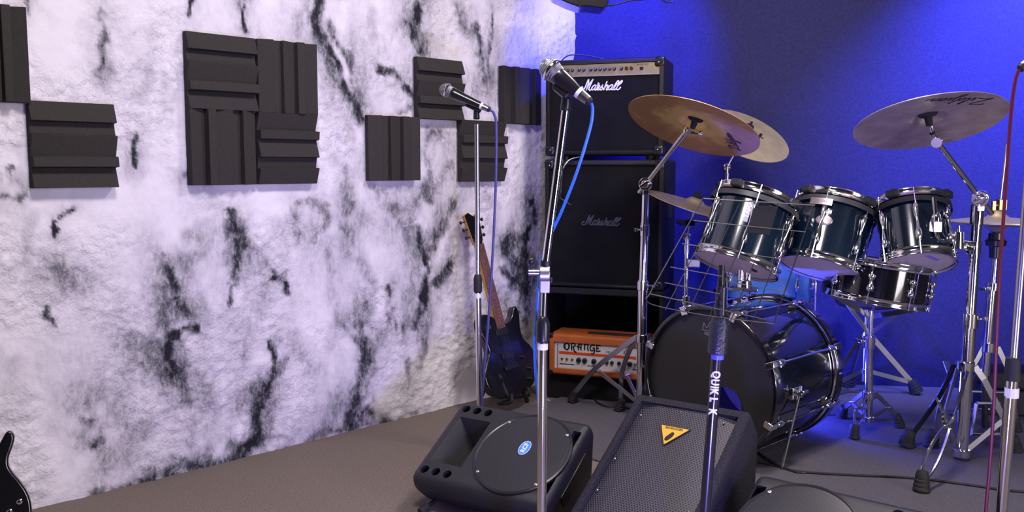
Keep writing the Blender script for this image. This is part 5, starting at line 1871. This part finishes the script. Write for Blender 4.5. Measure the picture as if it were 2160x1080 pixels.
# wire leg toward the viewer
f = FL(1943, 1037, RUG)
fy = lambda k: yb + (f.y - yb) * k
for pl in ([(2018, 778, .1), (1993, 868, .5), (1990, 893, .55), (2002, 908, .6), (1985, 960, .8), (1962, 1002, .95), (1949, 1010, 1)], [(2040, 785, .1), (2016, 868, .5), (2010, 885, .55), (1990, 903, .6), (1967, 935, .75), (1945, 985, .9), (1945, 1004, 1)]):
    g = MB(); g.tube(cr([P(x, y, fy(k)) for x, y, k in pl], 5), .0062, 8); part('wire_leg', g, M_['chrome'], t)
lg = t
g = MB(); g.tube([P(1975, 838, fy(.3)), P(2000, 895, fy(.35)), T(2022, 952)], .0055, 8); part('wire_brace', g, M_['chrome'], t)
g = MB(); g.tube([P(2003, 905, fy(.5)), T(2026, 955)], .0055, 8); part('wire_brace', g, M_['chrome'], t)
rubber_foot(t, f, V((.2, .3, 0)), .028, .070)
for fx, fyy, off in ((1911, 944, 0), (1962, 944, .06)):
    f2 = FL(fx, fyy, RUG)
    g = MB(); h0 = hub + V((-.03, .03 + off, .0))
    pts = cr([h0, P(1995 + off * 200, 810, 3.36), P(1965 + off * 300, 860, 3.42), f2 + V((.02, 0, .05))], 5)
    for a, b in zip(pts, pts[1:]):
        g.bar(a, b, .020, .006, (1, 0, 0))
    l2 = part('leg', g, M_['black_metal'] if off == 0 else M_['steel'], t)
    rubber_foot(l2, f2, V((.6, .1, 0)), .030, .065)
f3 = V((T(2120, 890).x + .10, yb + .10, RUG))
g = MB(); pts = [hub + V((.03, -.01, .0)), T(2075, 800, -.01), T(2121, 890, .0), f3 + V((0, 0, .04))]
for a, b in zip(pts, pts[1:]):
    g.bar(a, b, .022, .006, (1, 0, 0))
l3 = part('leg', g, M_['steel'], t); rubber_foot(l3, f3, V((-.6, -.3, 0)), .028, .06)
g = MB(); g.bar(T(2030, 957), T(2118, 884, .0), .020, .005, (0, 0, 1)); part('brace', g, M_['dull_steel'], l3)
# arm holding the right tom
g = MB(); g.cyl(T(2052, 516, -.02), T(2022, 510, -.03), .010, .010, 12); cy = T(2021, 505, -.03)
g.cyl(cy + V((0, 0, -.032)), cy + V((0, 0, .028)), .0215, .0185, 18); g.cyl(cy + V((0, 0, .028)), cy + V((0, 0, .05)), .007, .006, 10); part('tom_arm_clamp', g, M_['chrome'], t, smooth=50)
g = MB(); g.tube(cr([T(2012, 509, -.03), T(1988, 509, -.05), T(1978, 502, -.06), T(1975, 480, -.06), T(1972, 440, -.06), T(1970, 415, -.06)], 6), .0082, 10); part('tom_l_rod', g, M_['chrome'], t)
g = MB(); g.ball(T(1974, 464, -.055), .022, 14, (.8, 1, 1.5)); g.box(T(1974, 478, -.06), (.016, .016, .020)); g.cyl(T(1993, 458, -.05), T(2004, 452, -.04), .012, .010, 12); g.bar(T(1998, 462, -.04), T(2006, 500, -.03), .014, .006, (0, 1, 0)); part('tom_bracket', g, M_['chrome'], t, bevel=.003)

# ---- snare stand
yb = 3.66
sx = P(1833, 800, yb).x
t = thing('snare_stand', 'chrome basket stand under the snare drum', 'drum stand', V((sx, yb, RUG)))
S = lambda x, y, d=0.0: P(x, y, yb + d)
g = MB(); g.cyl(S(1832, 890), S(1833, 735), .0165, .0165, 18); part('lower_tube', g, M_['chrome'], t)
g = MB(); g.cyl(S(1833, 740), S(1838, 655), .0130, .0130, 16); part('upper_tube', g, M_['chrome'], t)
collar(t, 'height_clamp', S(1833, 722), (0, 0, 1), .024, .050, (-1, -.3, .2))
collar(t, 'leg_hub', S(1833, 833), (0, 0, 1), .027, .030)
collar(t, 'low_joint', S(1832, 884), (0, 0, 1), .024, .022)
for bx_, by_, dd, sxx in ((1742, 612, -.06, 0), (1950, 650, -.10, 1), (1850, 628, .16, 2)):
    tip = P(bx_, by_, yb - .14 + dd + .1)
    kn = S(1836, 668)
    g = MB(); m2 = kn * .35 + tip * .65 + V((0, 0, -.012)); g.bar(kn, tip, .020, .006, (0, 0, 1)); ar = part('basket_arm', g, M_['chrome'], t)
    g = MB(); g.bar(S(1834, 705), kn * .45 + tip * .55, .016, .005, (0, 0, 1)); part('arm_strut', g, M_['steel'], ar)
    g = MB(); g.box(tip + V((0, 0, .012)), (.014, .014, .026)); part('rubber_grip', g, M_['rubber'], ar, bevel=.005)
hub = S(1833, 830); low = S(1832, 884)
for fx, fy_ in ((1775, 882), (1897, 902)):
    f = FL(fx, fy_, RUG); flat_leg(t, hub + (V((f.x, f.y, hub.z)) - hub).normalized() * .028, f, low, .018, .006, bow=.015)
f = FL(1800, 926, RUG)
for pl in ([(1826, 835), (1818, 858), (1804, 866), (1802, 885), (1806, 900)], [(1834, 838), (1826, 860), (1822, 870), (1818, 888), (1806, 900)]):
    g = MB(); g.tube(cr([P(x, y, yb + (f.y - yb) * (i + 1) / 5) for i, (x, y) in enumerate(pl)], 5), .0050, 8); part('wire_leg', g, M_['chrome'], t)
rubber_foot(t, f, V((.3, .3, 0)), .024, .058)

# ---- hi-hat
yb = 3.62
hc = P(2103, 468, yb)
t = thing('hi_hat_cymbals', 'pair of hi-hat cymbals at the right edge behind the heavy stand', 'cymbal', hc, 'crash and ride cymbals')
t['group'] = 'hi-hat'
R = .183
rs = [.008] + [R * k / 20 for k in range(2, 21)]
for nm, sg, m in (('top_plate', 1, M_['cym_pale']), ('bottom_plate', -1, M_['cym_grey'])):
    prof = [(r, sg * (cym_z(r, R) * 1.25 + .090 * R + .002) + .001) for r in rs] + [(r, sg * (cym_z(r, R) * 1.25 + .090 * R + .002) - .001) for r in reversed(rs)]
    g = MB(); g.lathe(prof, 60, closed=True); part(nm, g, m, t, M=Matrix.Translation(hc), smooth=45)
hx, hy = hc.x, hc.y
t = thing('hi_hat_stand', 'chrome hi-hat stand with pull rod behind the red cable', 'cymbal stand', V((P(2078, 900, yb).x, yb, RUG)))
Hh = lambda x, y, d=0.0: P(x, y, yb + d)
g = MB(); g.cyl(Hh(2124, 304), Hh(2108, 440), .0042, .0042, 10); part('pull_rod', g, M_['steel'], t)
g = MB(); g.box(Hh(2112, 432), (.016, .016, .022)); g.cyl(Hh(2112, 432), Hh(2098, 434), .005, .005, 8); g.box(Hh(2096, 434), (.008, .006, .020)); g.cyl(Hh(2110, 446), Hh(2109, 458), .014, .017, 14); part('clutch', g, M_['brass'], t, bevel=.003)
g = MB(); g.lathe([(.010, -.15), (.022, -.145), (.024, -.10), (.038, -.095), (.040, -.075), (.030, -.07), (.028, -.045), (0, -.045)], 18, Matrix.Translation(hc)); part('cup_seat', g, M_['smooth_plastic'], t)
g = MB(); g.cyl(Hh(2101, 520), Hh(2092, 640), .0125, .0125, 16); part('upper_tube', g, M_['chrome'], t)
g = MB(); g.cyl(Hh(2093, 605), Hh(2076, 800), .0195, .0195, 18); part('lower_tube', g, M_['chrome'], t)
axd = (Hh(2093, 605) - Hh(2076, 800)).normalized()
collar(t, 'height_clamp', Hh(2094, 604), axd, .026, .032, (-1, -.3, -.2))
collar(t, 'leg_hub', Hh(2085, 732), axd, .028, .040)
g = MB(); g.bar(Hh(2074, 732), Hh(2050, 778), .018, .006, (1, 0, 0)); g.bar(Hh(2050, 778), Hh(2040, 796), .018, .006, (1, 0, 0)); part('leg', g, M_['steel'], t)
fR = V((Hh(2160, 880).x, yb + .05, RUG)); l4 = MB(); l4.bar(Hh(2104, 732), Hh(2126, 778), .020, .006, (1, 0, 0)); l4.bar(Hh(2126, 778), fR + V((0, 0, .03)), .020, .006, (1, 0, 0)); l4 = part('leg', l4, M_['steel'], t); rubber_foot(l4, fR, V((-.5, 0, 0)))
fB = V((Hh(2076, 800).x + .05, yb + .26, RUG)); l5 = MB(); l5.bar(Hh(2085, 735), fB + V((0, 0, .04)), .020, .006, (1, 0, 0)); l5 = part('leg', l5, M_['steel'], t); rubber_foot(l5, fB, V((0, -.5, 0)))
# pedal frame and board
pf = V((Hh(2078, 900).x, yb, RUG))
g = MB(); g.tube([pf + V((-.045, -.01, .135)), pf + V((-.060, -.01, .006)), pf + V((.060, -.01, .006)), pf + V((.045, -.01, .135)), pf + V((-.045, -.01, .135))], .0085, 8); part('pedal_frame', g, M_['dull_steel'], t)
g = MB(); g.bar(pf + V((0, .0, .12)), pf + V((.0, -.02, .25)), .008, .004, (1, 0, 0)); part('pull_strap', g, M_['rubber'], t)
g = MB(); g.bar(pf + V((.01, .03, .10)), pf + V((.03, .30, .02)), .080, .010, (1, 0, 0)); part('footboard', g, M_['dull_steel'], t, bevel=.003)
g = MB(); g.cyl(Hh(2045, 825), Hh(2135, 828), .006, .006, 10); part('cross_rod', g, M_['steel'], t)
g = MB(); g.cyl(Hh(2076, 800), pf + V((0, 0, .03)), .013, .013, 14); part('chain_guide', g, M_['black_metal'], t)

# ---- drum throne behind the snare
ty = 4.30
tx = P(1822, 800, ty).x
t = thing('drum_throne', 'drum stool with ribbed rubber feet behind the snare stand', 'stool', V((tx, ty, RUG)))
g = MB(); g.lathe([(0, .44), (.13, .44), (.145, .455), (.145, .495), (.125, .51), (0, .512)], 36, Matrix.Translation((tx, ty, 0))); part('seat', g, M_['rubber'], t)
g = MB(); g.cyl(V((tx, ty, .07)), V((tx, ty, .44)), .012, .012, 14); part('post', g, M_['steel'], t)
hub = V((tx, ty, .30)); low = V((tx, ty, .12))
collar(t, 'leg_hub', hub, (0, 0, 1), .022, .03); collar(t, 'low_joint', low, (0, 0, 1), .020, .025)
for f in (FL(1933, 832, RUG), V((tx - .22, ty - .10, RUG)), V((tx - .02, ty + .14, RUG))):
    d = V((f.x - tx, f.y - ty, 0)).normalized(); sd = V((-d.y, d.x, 0))
    g = MB(); g.bar(hub + d * .02, f + V((0, 0, .045)) - d * .012, .024, .006, (0, 0, 1)); l6 = part('leg', g, M_['steel'], t)
    g = MB(); g.bar(low + d * .02, f + V((0, 0, .06)) - d * .03, .020, .006, (0, 0, 1)); part('brace', g, M_['steel'], l6)
    rubber_foot(l6, f, -d, .032, .065)

# ---- black case behind the hi-hat stand
cc = P(2150, 890, 3.98); cc.z = 0
CM = Matrix.Translation((cc.x + .02, 3.98, 0)) @ Matrix.Rotation(math.radians(-9), 4, 'Z')
t = thing('equipment_case', 'low black case on the carpet behind the hi-hat stand', 'case', (cc.x + .02, 3.98, RUG))
g = MB(); g.box((0, 0, .065), (.19, .10, .057), CM); part('body', g, M_['rubber'], t, bevel=.012, seg=3)
g = MB(); g.box((0, 0, .165), (.192, .102, .040), CM); part('lid', g, M_['rubber'], t, bevel=.015, seg=3)
for xx in (-.1, .1):
    g = MB(); g.box((xx, -.104, .124), (.018, .004, .020), CM); part('latch', g, M_['dull_steel'], t, bevel=.002)

# ================================================================== CABLES ON THE FLOOR
def floor_cable(pix, r, label, m='cable_black'):
    pts = cr([FL(x, y, RUG + r) for x, y in pix], 8)
    g = MB(); g.tube(pts, r, 8); tag(part('floor_cable', g, M_[m], origin=pts[0]), label, 'cable')


floor_cable([(1600, 955), (1625, 972), (1660, 989), (1700, 996), (1782, 1001), (1921, 1008), (2032, 1021), (2116, 1033), (2190, 1040)], .0045, 'long black cable lying across the carpet before the drum stands')
floor_cable([(1250, 818), (1252, 832), (1257, 846), (1275, 856), (1305, 859), (1340, 861)], .004, 'short black cable curling on the carpet by the left cymbal stand')
floor_cable([(1600, 976), (1640, 984), (1680, 996), (1700, 997)], .0035, 'thin black cable beside the bass drum spur')
p = FL(1155, 845, .004)
g = MB(); g.cyl(p + V((-.012, .02, .002)), p + V((.012, -.016, .002)), .0035, .0035, 8)
tag(part('white_plug', g, M_['white_ring'], origin=p), 'tiny white plastic stub on the floor in front of the amplifier bench', 'plug')

# ================================================================== STAGE LAMPS
def par_lamp(name, label, loc, d, r, L, yoke_up=True):
    d = V(d).normalized()
    M = frame(loc, d, (1, 0, 0))
    t = thing(name, label, 'stage lamp', loc)
    g = MB(); g.lathe([(0, -L), (r * .6, -L), (r * .95, -L * .8), (r, -L * .2), (r * 1.02, 0), (r * .97, 0), (r * .93, -L * .2), (r * .5, -L * .35), (0, -L * .35)], 28, M); part('can', g, M_['black_metal'], t)
    g = MB(); g.lathe([(r * .92, -.028), (0, -.026)], 24, M)
    lens = part('lens', g, lens_mat, t)
    return t, M


lens_mat = mat('blue_lens', (.05, .06, .5), .2)
_lb = lens_mat.node_tree.nodes['Principled BSDF']
_lb.inputs['Emission Color'].default_value = (.10, .14, 1.0, 1)
_lb.inputs['Emission Strength'].default_value = 6.0

fl = V((1.05, 3.885, .13))
t, M = par_lamp('floor_lamp', 'small blue stage lamp on the carpet behind the bass drum', fl - V((.0, .01, .04)), (.25, .35, .9), .055, .07)
g = MB(); g.box((fl.x, fl.y, RUG + .006), (.06, .05, .006)); part('foot_plate', g, M_['black_metal'], t)

# hanging housing at the top of the picture
lc = P(1232, -14, 4.0)
t = thing('hanging_lamp', 'dark hanging lamp housing at the top edge near the corner', 'stage lamp', lc)
g = MB(); a = [P(1155, -30, 4.0), P(1165, -2, 4.0), P(1195, 12, 4.0), P(1218, 20, 4.0), P(1232, 19, 4.0), P(1270, 23, 4.0), P(1280, 14, 4.0), P(1284, -40, 4.0), P(1240, -75, 4.0), P(1175, -70, 4.0)]
n = len(a); g.add([p + V((0, -.07, 0)) for p in a] + [p + V((0, .09, 0)) for p in a], [tuple(range(n)), tuple(range(n, 2 * n))] + [(k, (k + 1) % n, n + (k + 1) % n, n + k) for k in range(n)]); part('housing', g, M_['black_metal'], t, bevel=.006)
g = MB(); g.box(P(1223, 8, 3.93) + V((0, -.004, .04)), (.004, .003, .055)); part('seam', g, M_['deep_black'], t)
g = MB(); g.tube([P(1232, -70, 4.01), V((P(1232, -70, 4.01).x, 4.01, ROOM_H))], .012, 10); part('hanger', g, M_['black_metal'], t)
g = MB(); g.tube(cr([P(1280, 12, 4.0), P(1300, 9, 4.02), P(1330, 1, 4.05), P(1380, -6, 4.1), P(1430, -40, 4.15), V((P(1432, -60, 4.15).x, 4.15, ROOM_H))], 6), .004, 8); part('power_cord', g, M_['cable_black'], t)
# ceiling closes the room
g = MB(); g.box((0.6, 1.6, ROOM_H + .03), (4.2, 4.6, .03)); tag(part('ceiling', g, mat('ceiling_paint', (.10, .10, .11), .9)), kind='structure')
